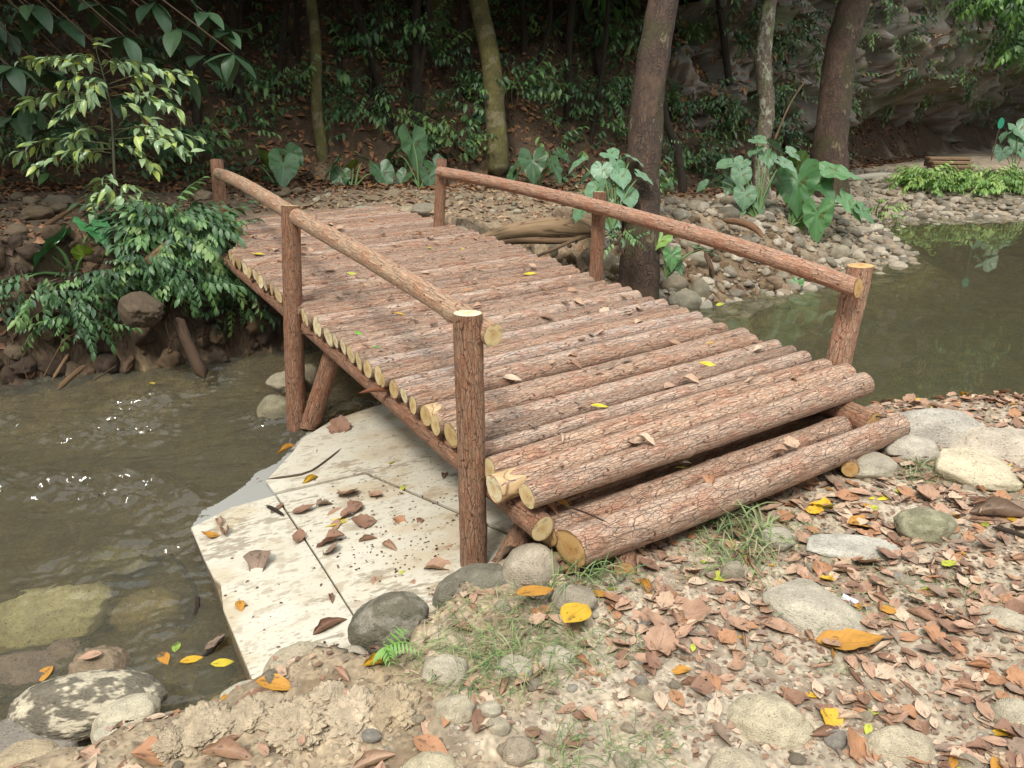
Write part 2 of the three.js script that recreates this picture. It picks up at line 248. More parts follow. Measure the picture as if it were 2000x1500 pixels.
function axis(stops) { const a = []; for (let i = 0; i < stops.length - 1; i++) { const [x0, s] = stops[i], x1 = stops[i + 1][0], n = Math.max(1, Math.round((x1 - x0) / s)); for (let k = 0; k < n; k++) a.push(lerp(x0, x1, k / n)); } a.push(stops[stops.length - 1][0]); return a; }
function sheet(xs, zs, f, color) {
  const nx = xs.length, nz = zs.length, pos = new Float32Array(nx * nz * 3), uv = new Float32Array(nx * nz * 2), cl = color ? new Float32Array(nx * nz * 3) : null, idx = [];
  for (let j = 0; j < nz; j++) for (let i = 0; i < nx; i++) { const k = j * nx + i, x = xs[i], z = zs[j], y = f(x, z); pos.set([x, y, z], k * 3); uv.set([x / 1.6, z / 1.6], k * 2); if (color) cl.set(color(x, y, z), k * 3); }
  for (let j = 0; j < nz - 1; j++) for (let i = 0; i < nx - 1; i++) { const a = j * nx + i; idx.push(a, a + nx, a + 1, a + 1, a + nx, a + nx + 1); }
  const g = new THREE.BufferGeometry(); g.setAttribute('position', new THREE.BufferAttribute(pos, 3)); g.setAttribute('uv', new THREE.BufferAttribute(uv, 2)); if (color) g.setAttribute('color', new THREE.BufferAttribute(cl, 3));
  g.setIndex(new THREE.BufferAttribute(new Uint32Array(idx), 1)); g.computeVertexNormals(); return g;
}
{
  const xs = axis([[-70, 4], [-20, 0.6], [-9, 0.12], [-3.2, 0.045], [-1.9, 0.024], [3.2, 0.045], [6, 0.09], [12, 0.3], [22, 4], [70, 1]]);
  const zs = axis([[-75, 3], [-30, 0.5], [-20, 0.14], [-10.5, 0.07], [-5.2, 0.045], [-3.6, 0.024], [-0.9, 0.08], [0.6, 0.6], [6, 4], [40, 1]]);
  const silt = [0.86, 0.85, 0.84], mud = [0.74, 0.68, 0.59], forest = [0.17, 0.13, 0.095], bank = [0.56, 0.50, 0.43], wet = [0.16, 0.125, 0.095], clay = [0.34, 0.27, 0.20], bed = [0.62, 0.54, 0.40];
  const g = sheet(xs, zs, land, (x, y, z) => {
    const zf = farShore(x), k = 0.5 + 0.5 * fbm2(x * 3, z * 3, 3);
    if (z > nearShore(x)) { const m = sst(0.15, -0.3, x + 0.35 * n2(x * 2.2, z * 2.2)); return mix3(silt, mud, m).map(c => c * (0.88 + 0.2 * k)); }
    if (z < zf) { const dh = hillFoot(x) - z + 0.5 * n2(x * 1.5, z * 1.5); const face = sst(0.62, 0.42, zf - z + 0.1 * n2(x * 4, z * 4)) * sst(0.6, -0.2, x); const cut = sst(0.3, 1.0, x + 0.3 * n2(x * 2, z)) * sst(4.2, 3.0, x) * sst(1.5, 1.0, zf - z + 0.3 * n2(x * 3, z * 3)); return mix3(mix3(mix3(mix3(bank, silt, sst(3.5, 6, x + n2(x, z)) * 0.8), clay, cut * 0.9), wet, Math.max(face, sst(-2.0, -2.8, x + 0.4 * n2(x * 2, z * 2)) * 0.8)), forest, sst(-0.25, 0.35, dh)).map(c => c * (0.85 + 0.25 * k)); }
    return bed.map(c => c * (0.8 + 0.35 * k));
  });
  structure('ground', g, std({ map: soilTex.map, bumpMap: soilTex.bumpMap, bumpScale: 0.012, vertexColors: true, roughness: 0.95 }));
}
// ---------------------------------------------------------------- water: a lively riffle below the bridge, a still pool above it
{
  const rg = q => { const k = 1 - Math.abs(q); return k * k; };
  const wave = (x, z) => {
    const rough = sst(0.5, -0.6, x), wx = x + 0.10 * n2(x * 1.1, z * 1.1), patch = 0.18 + 0.82 * sst(-0.35, 0.45, n2(x * 0.75 + 4, z * 1.2)) * sst(-6.3, -5.0, z + 0.06 * x);
    const a = wx * 0.34 + z * 0.94, b = wx * 0.1 + z * 0.99;
    let h = 0.013 * n2(a * 6, wx * 1.7 + 3) + 0.022 * rg(n2(b * 9 + 5, wx * 2.4)) + 0.013 * rg(n2(a * 20, wx * 5.5 + 9)) + 0.0035 * n2(b * 40, wx * 13);
    h *= rough * (0.1 + patch * 1.75) * (0.3 + 0.7 * sst(-2.3, -3.7, z));
    return W + h + 0.0012 * n2(x * 2, z * 2.5) + 0.0004 * n2(x * 7, z * 8);
  };
  const chop = texture(512, 512, (u, v) => { const q = rg(2 * pf(u, v, 9, 22, 3, 5) - 1) * 0.6 + 0.4 * pf(u, v, 30, 60, 2, 17); return [q, q, q]; }, false);
  const mat = o => new THREE.MeshPhysicalMaterial({ color: new THREE.Color().setRGB(0.56, 0.545, 0.41), roughness: 0.045, transmission: 0.915, thickness: 0.5, ior: 1.33, attenuationColor: new THREE.Color().setRGB(0.62, 0.575, 0.40), attenuationDistance: 0.55, ...o });
  structure('stream', sheet(axis([[-40, 3], [-8, 0.12], [-3.6, 0.017], [0, 0.05], [0.6, 1]]), axis([[-20, 0.6], [-14.4, 0.3], [-7.2, 0.05], [-6.1, 0.017], [-1.6, 0.3], [0.5, 1]]), wave), mat({ bumpMap: chop, bumpScale: 0.004 }));
  structure('pool', sheet(axis([[0.6, 0.08], [3, 0.14], [9, 0.4], [40, 1]]), axis([[-20, 0.6], [-14.4, 0.14], [-4, 0.2], [0.5, 1]]), wave), mat({ roughness: 0.008, color: new THREE.Color().setRGB(0.50, 0.51, 0.33) }));
}
// ---------------------------------------------------------------- the log footbridge
const barkMat = t => std({ map: barkTex.map, bumpMap: barkTex.bumpMap, bumpScale: 0.012, roughness: 0.92, color: col(t) });
const DECK = ['#fffaf4', '#eee4da', '#ffffff', '#e6d8cb', '#fff2e4', '#dcd2c8', '#f4e6d8'].map(barkMat); for (const m of DECK) m.color.multiply(new THREE.Color().setRGB(1.05, 1.08, 1.13));
const POST = ['#d2bba9', '#c9ae9b', '#d6c0af'].map(barkMat);
const RAIL = [barkMat('#fff3e2'), barkMat('#f8e3d6')];
const endMat = std({ map: woodTex.map, bumpMap: woodTex.bumpMap, bumpScale: 0.0012, roughness: 0.8 });
const endMats = [endMat, ...['#efe6d6', '#e2d6c0', '#d6c7ac'].map(h => std({ map: woodTex.map, bumpMap: woodTex.bumpMap, bumpScale: 0.0015, roughness: 0.82, color: col(h) }))];
const oldEndMat = std({ map: woodTex.map, bumpMap: woodTex.bumpMap, bumpScale: 0.002, roughness: 0.85, color: col('#dcc09c') });
const peelMat = std({ map: deadTex.map, bumpMap: deadTex.bumpMap, bumpScale: 0.001, roughness: 0.6, color: col('#fff0cf') }); peelMat.color.multiplyScalar(1.5);
function log(name, p0, p1, r0, r1, mat, parent, o = {}) {
  const axisV = p1.clone().sub(p0), L = axisV.length(), nr = o.nr || 26, nl = o.nl || Math.max(8, Math.round(L / 0.035)), sd = rr(0, 500), vo = rr(0, 5), uo = R(), bend = o.bend ?? 0.012, ba = rr(0, 6.28), bumps = o.rough ?? 0.03;
  const knots = []; for (let i = 0; i < L * 3; i++) knots.push([rr(0.05, L - 0.05), rr(0, 6.28), rr(0.004, 0.010)]);
  const oval = rr(-0.06, 0.06), cut0 = o.cut0 || [0, 0], cut1 = o.cut1 || [0, 0];
  const skin = (th, t) => {
    const y = t * L, cx = Math.cos(th), sz = Math.sin(th); let r = lerp(r0, r1, t) * (1 + oval * Math.cos(2 * th + sd) + bumps * fbm3(cx * 1.1 + sd, sz * 1.1, y * 3.2, 3) + 0.02 * n3(cx * 3.5 + sd, sz * 3.5, y * 7));
    for (const [ky, ka, kh] of knots) { const dy = (y - ky) / 0.022; if (dy > -2.5 && dy < 2.5) { const da = Math.abs(((th - ka + 9.42478) % 6.28319) - 3.14159) * r / 0.022; r += kh * Math.exp(-(dy * dy + da * da)); } }
    if (o.flare) r *= 1 + o.flare * Math.pow(1 - t, 3);
    const b = o.curve ? o.curve(t) : V(Math.cos(ba), 0, Math.sin(ba)).multiplyScalar(bend * Math.sin(Math.PI * t) * L * 0.5);
    const slant = t < 0.5 ? (1 - t) ** 8 * (cut0[0] * cx + cut0[1] * sz) * r : t ** 8 * (cut1[0] * cx + cut1[1] * sz) * r;
    return [b.x + cx * r, y + b.y + slant, b.z + sz * r];
  };
  const g = grid(nr, nl, (u, v) => { const p = skin(u * 6.28319, v); return [p[0], p[1], p[2], u * 2 + uo, v * L / 0.55 + vo]; }, true);
  const m = part(name, g, mat, parent); m.position.copy(p0); m.quaternion.copy(quatY(axisV));
  const cap = t => { const c = [0, 0, 0], ring = []; for (let i = 0; i < nr; i++) { const p = skin(i / nr * 6.28319, t); ring.push(p); c[0] += p[0] / nr; c[1] += p[1] / nr; c[2] += p[2] / nr; } const rm = Math.max(r0, r1) * 2.1, a = rr(0, 6), ca = Math.cos(a), sa = Math.sin(a); const pos = [], uv = [], idx = []; const put = p => { pos.push(...p); const x = (p[0] - c[0]) / rm, z = (p[2] - c[2]) / rm; uv.push(0.5 + ca * x - sa * z, 0.5 + sa * x + ca * z); }; put(c); for (const k of [0.5, 0.985]) for (const p of ring) put([lerp(c[0], p[0], k), lerp(c[1], p[1], k) + (t ? 1 : -1) * 0.002 * (k > 0.9 ? 0.4 : 1), lerp(c[2], p[2], k)]); for (let i = 0; i < nr; i++) { const j = (i + 1) % nr; idx.push(...(t ? [0, 1 + j, 1 + i] : [0, 1 + i, 1 + j])); idx.push(...(t ? [1 + i, 1 + j, 1 + nr + j, 1 + i, 1 + nr + j, 1 + nr + i] : [1 + i, 1 + nr + j, 1 + j, 1 + i, 1 + nr + i, 1 + nr + j])); } const q = new THREE.BufferGeometry(); q.setAttribute('position', new THREE.Float32BufferAttribute(pos, 3)); q.setAttribute('uv', new THREE.Float32BufferAttribute(uv, 2)); q.setIndex(idx); q.computeVertexNormals(); return q; };
  for (const t of o.caps || [0, 1]) part('cut_end', cap(t), o.end || pick(endMats), m);
  if (o.peel) {                                                       // bark stripped back from the sawn end
    const [len, a0, a1] = o.peel;
    part('peeled_patch', grid(28, 8, (u, v) => { const th = lerp(a0, a1, u), edge = len * (0.75 + 0.35 * n2(Math.cos(th) * 1.5, Math.sin(th) * 1.5 + sd)), p = skin(th, v * edge / L), k = 1.015, b0 = v * edge; return [p[0] * k, b0, p[2] * k, u * 0.4 + 0.1, v * 0.4 + 0.05]; }), peelMat, m);
  }
  return m;
}
const bridge = thing('log_footbridge', 'rustic footbridge of bark-covered logs with two log handrails over the stream', 'bridge');
const BA = 33.7 * Math.PI / 180, BS = 3 * Math.PI / 180, along = V(-Math.sin(BA) * Math.cos(BS), Math.sin(BS), -Math.cos(BA) * Math.cos(BS)), across = V(Math.cos(BA), 0, -Math.sin(BA));
const deckN = across.clone().cross(along).normalize(); if (deckN.y < 0) deckN.negate();
const DECK0 = V(0.05, 0.26, -2.36);                                   // top of the nearest deck log at its left end
const deckPt = (s, t, up = 0) => DECK0.clone().addScaledVector(across, s).addScaledVector(along, t).addScaledVector(deckN, up);
const deckLogs = [];
{
  const leftInset = table([[0, 0], [4, 0.0], [4.3, 0.15], [5, 0.33], [5.4, 0.4]]), width = table([[0, 2.1], [0.5, 2.08], [2, 2.08], [3.3, 2.1], [4, 2.06], [4.5, 2.0], [5.4, 1.9]]);
  let t = 0;
  for (let i = 0; t < 5.25; i++) {
    const r = i === 0 ? 0.052 : i === 1 ? 0.056 : rr(0.041, 0.054), tr = t + 0.02 * t;
    const sL = leftInset(t) + rr(-0.010, 0.010) + (i === 1 ? -0.07 : 0), sR = width(t) + rr(-0.035, 0.03) + (i === 0 ? 0.02 : 0), taper = rr(-0.006, 0.006);
    const a = deckPt(sL, t + rr(-0.005, 0.005), -r - rr(0, 0.008)), b = deckPt(sR, tr * 1.0 + rr(-0.006, 0.006), -r - rr(0, 0.010));
    const m = log('deck_log', a, b, r + taper, r - taper, pick(DECK), bridge, { cut0: [rr(-0.12, 0.12), rr(-0.12, 0.12)], bend: 0.009, peel: i === 1 ? [0.12, 0, 6.28319] : i === 7 ? [0.08, 0, 6.28319] : null });
    deckLogs.push({ t, r, sL, sR }); t += r * 2.02 + rr(0.005, 0.016);
  }
  // beams under the deck, running on towards the near bank to carry the step
  log('beam', deckPt(0.05, -0.05, -0.18), deckPt(0.045, 5.1, -0.155), 0.052, 0.05, POST[1], bridge, { nl: 110, bend: 0.004 });
  log('beam', deckPt(1.92, -0.18, -0.17), deckPt(1.85, 5.1, -0.155), 0.062, 0.05, POST[1], bridge, { nl: 110, bend: 0.004, end: oldEndMat });
  log('beam', deckPt(1.0, 0.12, -0.17), deckPt(1.0, 5.0, -0.155), 0.055, 0.05, POST[0], bridge, { nl: 90, bend: 0.004 });
  for (const t of [0.1, 2.35]) log('cross_beam', deckPt(0.14, t, -0.27), deckPt(2.05, t + 0.03, -0.27), 0.055, 0.05, POST[0], bridge);
}
// six posts: [top, foot, radius]
const posts = {};
{
  const P = (n, top, foot, r0, r1, m, o) => { posts[n] = [top, foot]; log('post', foot, top, r0, r1, m, bridge, { bend: 0.006, rough: 0.04, ...o }); };
  P('nl', at(913, 612, 2.70), atY(925, 1105, -0.245), 0.053, 0.052, POST[0], { caps: [1] });
  P('ml', at(568, 402, 4.42), atY(580, 842, -0.44), 0.060, 0.053, POST[1], { caps: [1] });
  P('fl', at(423, 313, 6.45), at(437, 470, 6.5), 0.056, 0.054, POST[1], { caps: [1] });
  P('fr', at(863, 311, 6.70), at(857, 448, 6.78), 0.048, 0.045, POST[1], { caps: [1] });
  P('mr', at(1172, 375, 5.15), at(1160, 640, 5.42), 0.048, 0.046, POST[1], { caps: [1] });
  P('nr', at(1681, 519, 3.86), at(1600, 880, 4.25), 0.070, 0.064, RAIL[1], { caps: [1], cut1: [0.1, 0], end: oldEndMat });
}
{ // handrails along the inner side of the posts
  const inner = (px, py, d) => at(px, py, d);
  const bow = (pts) => { const c = new THREE.CatmullRomCurve3(pts), a = pts[0], b = pts[pts.length - 1], q = quatY(b.clone().sub(a)).invert(), L = a.distanceTo(b); return t => { const p = c.getPointAt(t).sub(a).applyQuaternion(q); p.y -= t * L; return p; }; };
  const Lp = [inner(964, 655, 2.70), inner(830, 571, 3.08), inner(700, 493, 3.62), inner(590, 430, 4.32), inner(500, 374, 5.25), inner(455, 350, 6.05), inner(427, 340, 6.36)];
  log('handrail', Lp[0], Lp[Lp.length - 1], 0.042, 0.050, RAIL[0], bridge, { nl: 150, curve: bow(Lp), rough: 0.045 });
  const Rp = [inner(1676, 563, 3.74), inner(1480, 494, 4.12), inner(1300, 440, 4.62), inner(1168, 404, 5.05), inner(1010, 366, 5.85), inner(910, 345, 6.4), inner(860, 336, 6.64)];
  log('handrail', Rp[0], Rp[Rp.length - 1], 0.050, 0.051, RAIL[1], bridge, { nl: 150, curve: bow(Rp), rough: 0.045, cut0: [0.2, 0.1], end: oldEndMat });
}
// step of two thick logs on the near bank, short bearers under it, and slanting props
const bowed = pts => { const c = new THREE.CatmullRomCurve3(pts), a = pts[0], b = pts[pts.length - 1], q = quatY(b.clone().sub(a)).invert(), L = a.distanceTo(b); return t => { const p = c.getPointAt(t).sub(a).applyQuaternion(q); p.y -= t * L; return p; }; };
{ const A = [atY(1113, 1072, -0.005), atY(1280, 1016, 0.0), atY(1440, 957, 0.01), atY(1610, 891, 0.022), atY(1757, 832, 0.035)], B = [atY(1064, 1038, 0.02), atY(1230, 984, 0.025), atY(1400, 922, 0.03), atY(1560, 865, 0.035), atY(1712, 808, 0.04)];
  log('step_log', A[0], A[4], 0.077, 0.061, DECK[1], bridge, { rough: 0.07, end: oldEndMat, cut0: [0.25, 0.2], nr: 34, curve: bowed(A) });
  log('step_log', B[0], B[4], 0.064, 0.056, DECK[3], bridge, { rough: 0.08, end: oldEndMat, cut0: [0.2, 0.1], nr: 32, curve: bowed(B) }); }
log('bearer', atY(1221, 1117, -0.115), atY(1225, 1010, -0.10), 0.043, 0.043, POST[0], bridge, { end: oldEndMat });
log('bearer', atY(1661, 917, -0.045), atY(1640, 850, -0.03), 0.040, 0.040, POST[0], bridge, { end: oldEndMat });
log('prop', atY(602, 838, -0.42), at(650, 690, 4.62), 0.058, 0.056, POST[1], bridge, { cut0: [0.2, 0.3] });
log('prop', at(985, 1105, 2.98), at(1050, 985, 3.12), 0.052, 0.05, POST[0], bridge, { end: oldEndMat });

// ---------------------------------------------------------------- white boards laid down the bank under the bridge
const rampU = V(1, 0, 0).addScaledVector(SLAB_N, -SLAB_N.x).normalize(), rampV = rampU.clone().cross(SLAB_N).normalize();  // in-plane axes
const ramp = thing('board_ramp', 'white stained boards sloping into the stream under the footbridge', 'ramp', null, SLAB_O.toArray());
ramp.quaternion.setFromRotationMatrix(new THREE.Matrix4().makeBasis(rampU, SLAB_N, rampV));
const toRamp = (px, py) => { const p = onPlane(px, py, SLAB_O, SLAB_N).sub(SLAB_O); return new THREE.Vector2(p.dot(rampU), p.dot(rampV)); };
const boardTex = twin(1024, 1024, (u, v) => {                         // 1.2 m tile: off-white skin with scuffed dark streaks and ochre silt
  const a = pf(u, v, 6, 15, 5, 3), b = pf(u, v, 40, 95, 3, 9), big = pf(u, v, 3, 4, 4, 23), och = pf(u, v, 6, 9, 4, 40), sp = pf(u, v, 60, 160, 2, 51);
  let c = mix3([0.72, 0.705, 0.655], [0.80, 0.79, 0.755], a); const st = sst(0.52, 0.66, a * 0.55 + b * 0.45) * sst(0.38, 0.6, big);
  c = mix3(c, [0.47, 0.43, 0.37], st * 0.6); c = mix3(c, [0.66, 0.58, 0.46], sst(0.5, 0.74, och) * 0.38); c = mix3(c, [0.50, 0.43, 0.35], sst(0.6, 0.74, pf(u, v, 22, 30, 4, 77)) * 0.3); c = mix3(c, [0.50, 0.44, 0.37], sst(0.74, 0.8, sp) * 0.4);
  return [...c, 0.5 + 0.2 * a - 0.3 * st];
});
const boardMat = std({ color: col('#fcf8ef'), map: boardTex.map, bumpMap: boardTex.bumpMap, bumpScale: 0.002, roughness: 0.62 });
const slabEdgeMat = std({ map: soilTex.map, bumpMap: soilTex.bumpMap, bumpScale: 0.006, color: col('#a39a88') });
function plate(name, px, thick, top, mat, parent, bevel = 0.002) {
  const sh = new THREE.Shape(px.map(p => { const q = toRamp(p[0], p[1]); return new THREE.Vector2(q.x, -q.y); }));
  const g = new THREE.ExtrudeGeometry(sh, { depth: thick, bevelEnabled: true, bevelSize: bevel, bevelThickness: bevel, bevelSegments: 1 });
  g.rotateX(-Math.PI / 2); g.translate(0, top - thick - bevel, 0);
  const uv = g.attributes.uv, p = g.attributes.position; const ca = Math.cos(0.32), sa = Math.sin(0.32); for (let i = 0; i < uv.count; i++) { const x = p.getX(i), z = p.getZ(i); uv.setXY(i, (x * ca - z * sa) / 1.2, (x * sa + z * ca) / 1.2 + p.getY(i)); }
  return part(name, g, mat, parent);
}
plate('panel', [[374, 1030], [450, 992], [536, 968], [612, 1083], [698, 1218], [775, 1330], [640, 1345], [500, 1342], [455, 1232], [437, 1190], [432, 1140], [418, 1128], [398, 1088]], 0.014, 0.0, boardMat, ramp);
plate('panel', [[541, 966], [620, 948], [712, 926], [1030, 1062], [1020, 1160], [790, 1330], [703, 1216], [617, 1081]], 0.014, 0.001, boardMat, ramp);
plate('panel', [[520, 940], [572, 884], [590, 858], [648, 822], [770, 782], [905, 895], [1040, 1058], [713, 921], [660, 934], [600, 947], [536, 961]], 0.014, 0.003, boardMat, ramp);
plate('panel', [[775, 780], [1240, 762], [1575, 852], [1300, 1005], [1046, 1050], [910, 892]], 0.014, -0.002, boardMat, ramp);
plate('base_slab', [[378, 1034], [540, 968], [640, 838], [1240, 775], [1560, 855], [1280, 1005], [780, 1326], [500, 1340], [448, 1215], [425, 1140]], 0.09, -0.02, slabEdgeMat, ramp, 0.006);
{ // grey ribbed sheet showing past the boards at the water's edge
  const o = [[368, 1020], [392, 985], [440, 962], [478, 938], [500, 915], [540, 900], [566, 872], [588, 850], [602, 838], [640, 842], [600, 930], [545, 985], [380, 1040]].map(p => toRamp(...p));
  const poly = o.map(q => ({ x: q.x, z: q.y })), dirx = Math.cos(0.5), dirz = Math.sin(0.5); const pos = [], idx = [], uv = [], step = 0.008, key = new Map(); let n = 0;
  const xs = o.map(q => q.x), zs = o.map(q => q.y), vx = (i, j) => { const k = i * 4096 + j; if (!key.has(k)) { const x = Math.min(...xs) + i * step, z = Math.min(...zs) + j * step; pos.push(x, -0.0185 + 0.0035 * Math.sin((x * dirx + z * dirz) * 2 * Math.PI / 0.022) - 0.02 * sst(0.25, 0.0, x - Math.min(...xs)), z); uv.push(x, z); key.set(k, n++); } return key.get(k); };
  for (let i = 0; Math.min(...xs) + i * step < Math.max(...xs); i++) for (let j = 0; Math.min(...zs) + j * step < Math.max(...zs); j++) if (inPoly(Math.min(...xs) + (i + 0.5) * step, Math.min(...zs) + (j + 0.5) * step, poly)) { const a = vx(i, j), b = vx(i + 1, j), c = vx(i, j + 1), d = vx(i + 1, j + 1); idx.push(a, c, b, b, c, d); }
  const g = new THREE.BufferGeometry(); g.setAttribute('position', new THREE.Float32BufferAttribute(pos, 3)); g.setAttribute('uv', new THREE.Float32BufferAttribute(uv, 2)); g.setIndex(idx); g.computeVertexNormals();
  part('ribbed_sheet', g, std({ color: col('#8d8c86'), roughness: 0.5 }), ramp);
}
// ---------------------------------------------------------------- stones
function stoneGeo(detail, seed, o = {}) {                             // rounded cobble: a ball pulled about by noise, with flats; mottled in its own colour
  const g0 = new THREE.IcosahedronGeometry(1, detail); g0.deleteAttribute('uv'); g0.deleteAttribute('normal');
  const g = weld(g0), p = g.attributes.position, c = new Float32Array(p.count * 3), v = V(), flats = []; const r = rngOf(seed * 977 + 5);
  for (let i = 0; i < (o.flats ?? 4); i++) flats.push([V(r() - 0.5, r() - 0.5, r() - 0.5).normalize(), (o.cut ?? 0.78) + 0.16 * r()]);
  for (let i = 0; i < p.count; i++) {
    v.fromBufferAttribute(p, i); const n = v.clone(), s = seed * 3.7;
    let k = 1 + (o.lump ?? 0.16) * fbm3(n.x * 0.9 + s, n.y * 0.9, n.z * 0.9, 2) + (o.rough ?? 0.015) * fbm3(n.x * 6 + s, n.y * 6, n.z * 6, 3);
    if (o.clod) k += o.clod * Math.abs(fbm3(n.x * 2.6 + s, n.y * 2.6, n.z * 2.6, 4));
    for (const [d, h] of flats) { const t = n.dot(d) * k; if (t > h) k *= lerp(1, h / t, 0.75); }
    v.multiplyScalar(k); p.setXYZ(i, v.x, v.y, v.z);
    const a = 0.5 + 0.5 * fbm3(n.x * 2 + s, n.y * 2, n.z * 2, 4), sp = fbm3(n.x * 14 + s, n.y * 14, n.z * 14, 2); let t = 0.74 + 0.3 * a + 0.16 * sp, q = [t, t, t];
    if (o.moss) q = mix3(q, [0.31, 0.32, 0.22], sst(-0.15, 0.25, fbm3(n.x * 1.7 + s, n.y * 1.7 + 0.4, n.z * 1.7, 4) + 0.18 * n.y) * o.moss);
    if (o.black) q = mix3(q, [0.13, 0.125, 0.12], sst(-0.12, 0.12, fbm3(n.x * 1.5 + s, n.y * 1.5, n.z * 1.5, 3) + 0.45 * fbm3(n.x * 7 + s, n.y * 7, n.z * 7, 4) - 0.10 * n.y + 0.16) * o.black);
    c.set(q, i * 3);
  }
  const uv = new Float32Array(p.count * 2); for (let i = 0; i < p.count; i++) { const L0 = Math.hypot(p.getX(i), p.getY(i), p.getZ(i)); uv[i * 2] = Math.atan2(p.getZ(i), p.getY(i)) / Math.PI * 1.1 + seed * 0.13; uv[i * 2 + 1] = Math.acos(clamp(p.getX(i) / L0, -1, 1)) / Math.PI * 1.1; }
  g.setAttribute('uv', new THREE.BufferAttribute(uv, 2)); g.setAttribute('color', new THREE.BufferAttribute(c, 3)); g.computeVertexNormals(); return g;
}
function weld(g) { const p = g.attributes.position, m = new Map(), idx = [], pos = []; for (let i = 0; i < p.count; i++) { const k = `${p.getX(i).toFixed(5)},${p.getY(i).toFixed(5)},${p.getZ(i).toFixed(5)}`; if (!m.has(k)) { m.set(k, pos.length / 3); pos.push(p.getX(i), p.getY(i), p.getZ(i)); } idx.push(m.get(k)); } const q = new THREE.BufferGeometry(); q.setAttribute('position', new THREE.Float32BufferAttribute(pos, 3)); q.setIndex(idx); return q; }
const stoneMats = {}; const stoneMat = h => stoneMats[h] ||= std({ color: col(h).multiplyScalar(1.28), map: stoneTex.map, bumpMap: stoneTex.bumpMap, bumpScale: 0.006, vertexColors: true, roughness: 0.88 });
const placedStones = [], marks = [];                               // marks: landmarks that labels of small things refer to
const nearMark = (p, max = 0.9) => { let b = null, d = max; for (const [q, w] of marks) { const e = Math.hypot(q.x - p.x, q.z - p.z); if (e < d) { d = e; b = w; } } return b ? ` near the ${b}` : ''; };
// a single boulder from its outline in the photo: centre, width and height there, colour, share sunk in
function boulder(px, py, wpx, hpx, tint, label, o = {}) {
  const foot = o.h !== undefined ? atY(px, py + hpx * 0.38, o.h) : landHit(px, py + hpx * 0.38), d = depthOf(foot), m = d / FOCAL, w = wpx * m / 2, h = hpx * m / 2 * (o.tall ?? 1), dp = w * (o.deep ?? 0.8);
  const g = stoneGeo(o.detail ?? (wpx > 120 ? 18 : wpx > 60 ? 11 : 7), o.seed ?? Math.floor(rr(1, 900)), o);
  const s = solo(o.name || 'boulder', g, stoneMat(tint), label, o.category || 'boulder', o.group);
  s.scale.set(w, h, dp); s.position.copy(foot).y += h * (o.raise ?? 0.45); s.rotation.set(o.rx ?? 0, o.ry ?? 0, o.rz ?? 0, 'YXZ'); if (o.mark) marks.push([s.position, o.mark]); placedStones.push([s.position.x, s.position.z, Math.max(w, dp)]); return s;
}
boulder(765, 1212, 165, 120, '#8c877a', 'long mossy dark boulder lying across the lower edge of the white boards', { moss: 0.75, rz: 0.42, deep: 0.75, mark: 'long mossy boulder', seed: 4, flats: 1, lump: 0.1, h: -0.24, raise: 0.75, rough: 0.03 });
boulder(925, 1142, 165, 92, '#8a8679', 'dark speckled boulder wedged beside the foot of the nearest bridge post', { moss: 0.45, rz: 0.38, deep: 0.7, mark: 'dark speckled boulder', seed: 7, flats: 1, lump: 0.1, h: -0.23, raise: 0.6, rough: 0.03 });
boulder(1037, 1110, 120, 135, '#aaa08f', 'upright tan boulder tucked under the ends of the step logs', { deep: 0.8, mark: 'upright tan boulder', seed: 12, flats: 1, lump: 0.12, h: -0.2, raise: 0.62, rz: -0.25 });
boulder(1120, 1160, 90, 60, '#9d9484', 'half buried grey boulder in grass under the front step log', { seed: 14, h: -0.13 });
boulder(600, 1300, 165, 95, '#b3a892', 'mud-dusted tan boulder at the bottom corner of the white boards', { mark: 'mud-dusted boulder', seed: 15, flats: 1, lump: 0.1, h: -0.23, raise: 0.5, deep: 0.9 });
boulder(690, 1280, 70, 60, '#b0a896', 'small tan boulder between the mossy boulder and the muddy one', { seed: 16, h: -0.22 });
boulder(480, 1350, 90, 36, '#c9c2b0', 'pale flat stone half sunk in mud at the end of the boards', { seed: 17, h: -0.2 });
boulder(1818, 842, 200, 120, '#b3aea4', 'big round grey boulder past the end of the step logs', { mark: 'big round grey boulder', seed: 21, flats: 2, lump: 0.12, h: -0.2, raise: 0.55, deep: 0.7 });
boulder(1945, 880, 210, 115, '#bdb2a2', 'big tan boulder with a cracked side at the pool edge', { mark: 'cracked tan boulder', seed: 22, flats: 3, rough: 0.04, h: -0.2, raise: 0.55 });
boulder(1902, 905, 205, 70, '#cdc2a8', 'flat yellowish boulder in front of the big grey one', { mark: 'flat yellowish boulder', seed: 23, flats: 6, cut: 0.6, h: -0.1, raise: 0.5, rz: -0.12 });
boulder(1775, 872, 110, 62, '#b9b2a5', 'grey boulder touching the end of the front step log', { seed: 24, h: -0.1, raise: 0.5 });
boulder(1690, 902, 120, 50, '#a7a08f', 'low grey boulder under the far end of the front step log', { seed: 25, h: -0.1 });
boulder(1806, 1015, 122, 62, '#9d9a80', 'egg-shaped mossy stone among the leaves', { mark: 'egg-shaped mossy stone', seed: 31, moss: 0.5, flats: 1, raise: 0.4, rz: -0.08 });
boulder(1650, 1050, 215, 60, '#bab7ad', 'long layered pale rock beyond the flat grey stone', { mark: 'layered pale rock', seed: 32, flats: 7, cut: 0.5, rough: 0.09, raise: 0.2, rz: -0.06, deep: 0.35, ry: -0.25 });
boulder(1512, 1046, 74, 46, '#b1aa9b', 'small round stone at the tip of the layered rock', { seed: 33 });
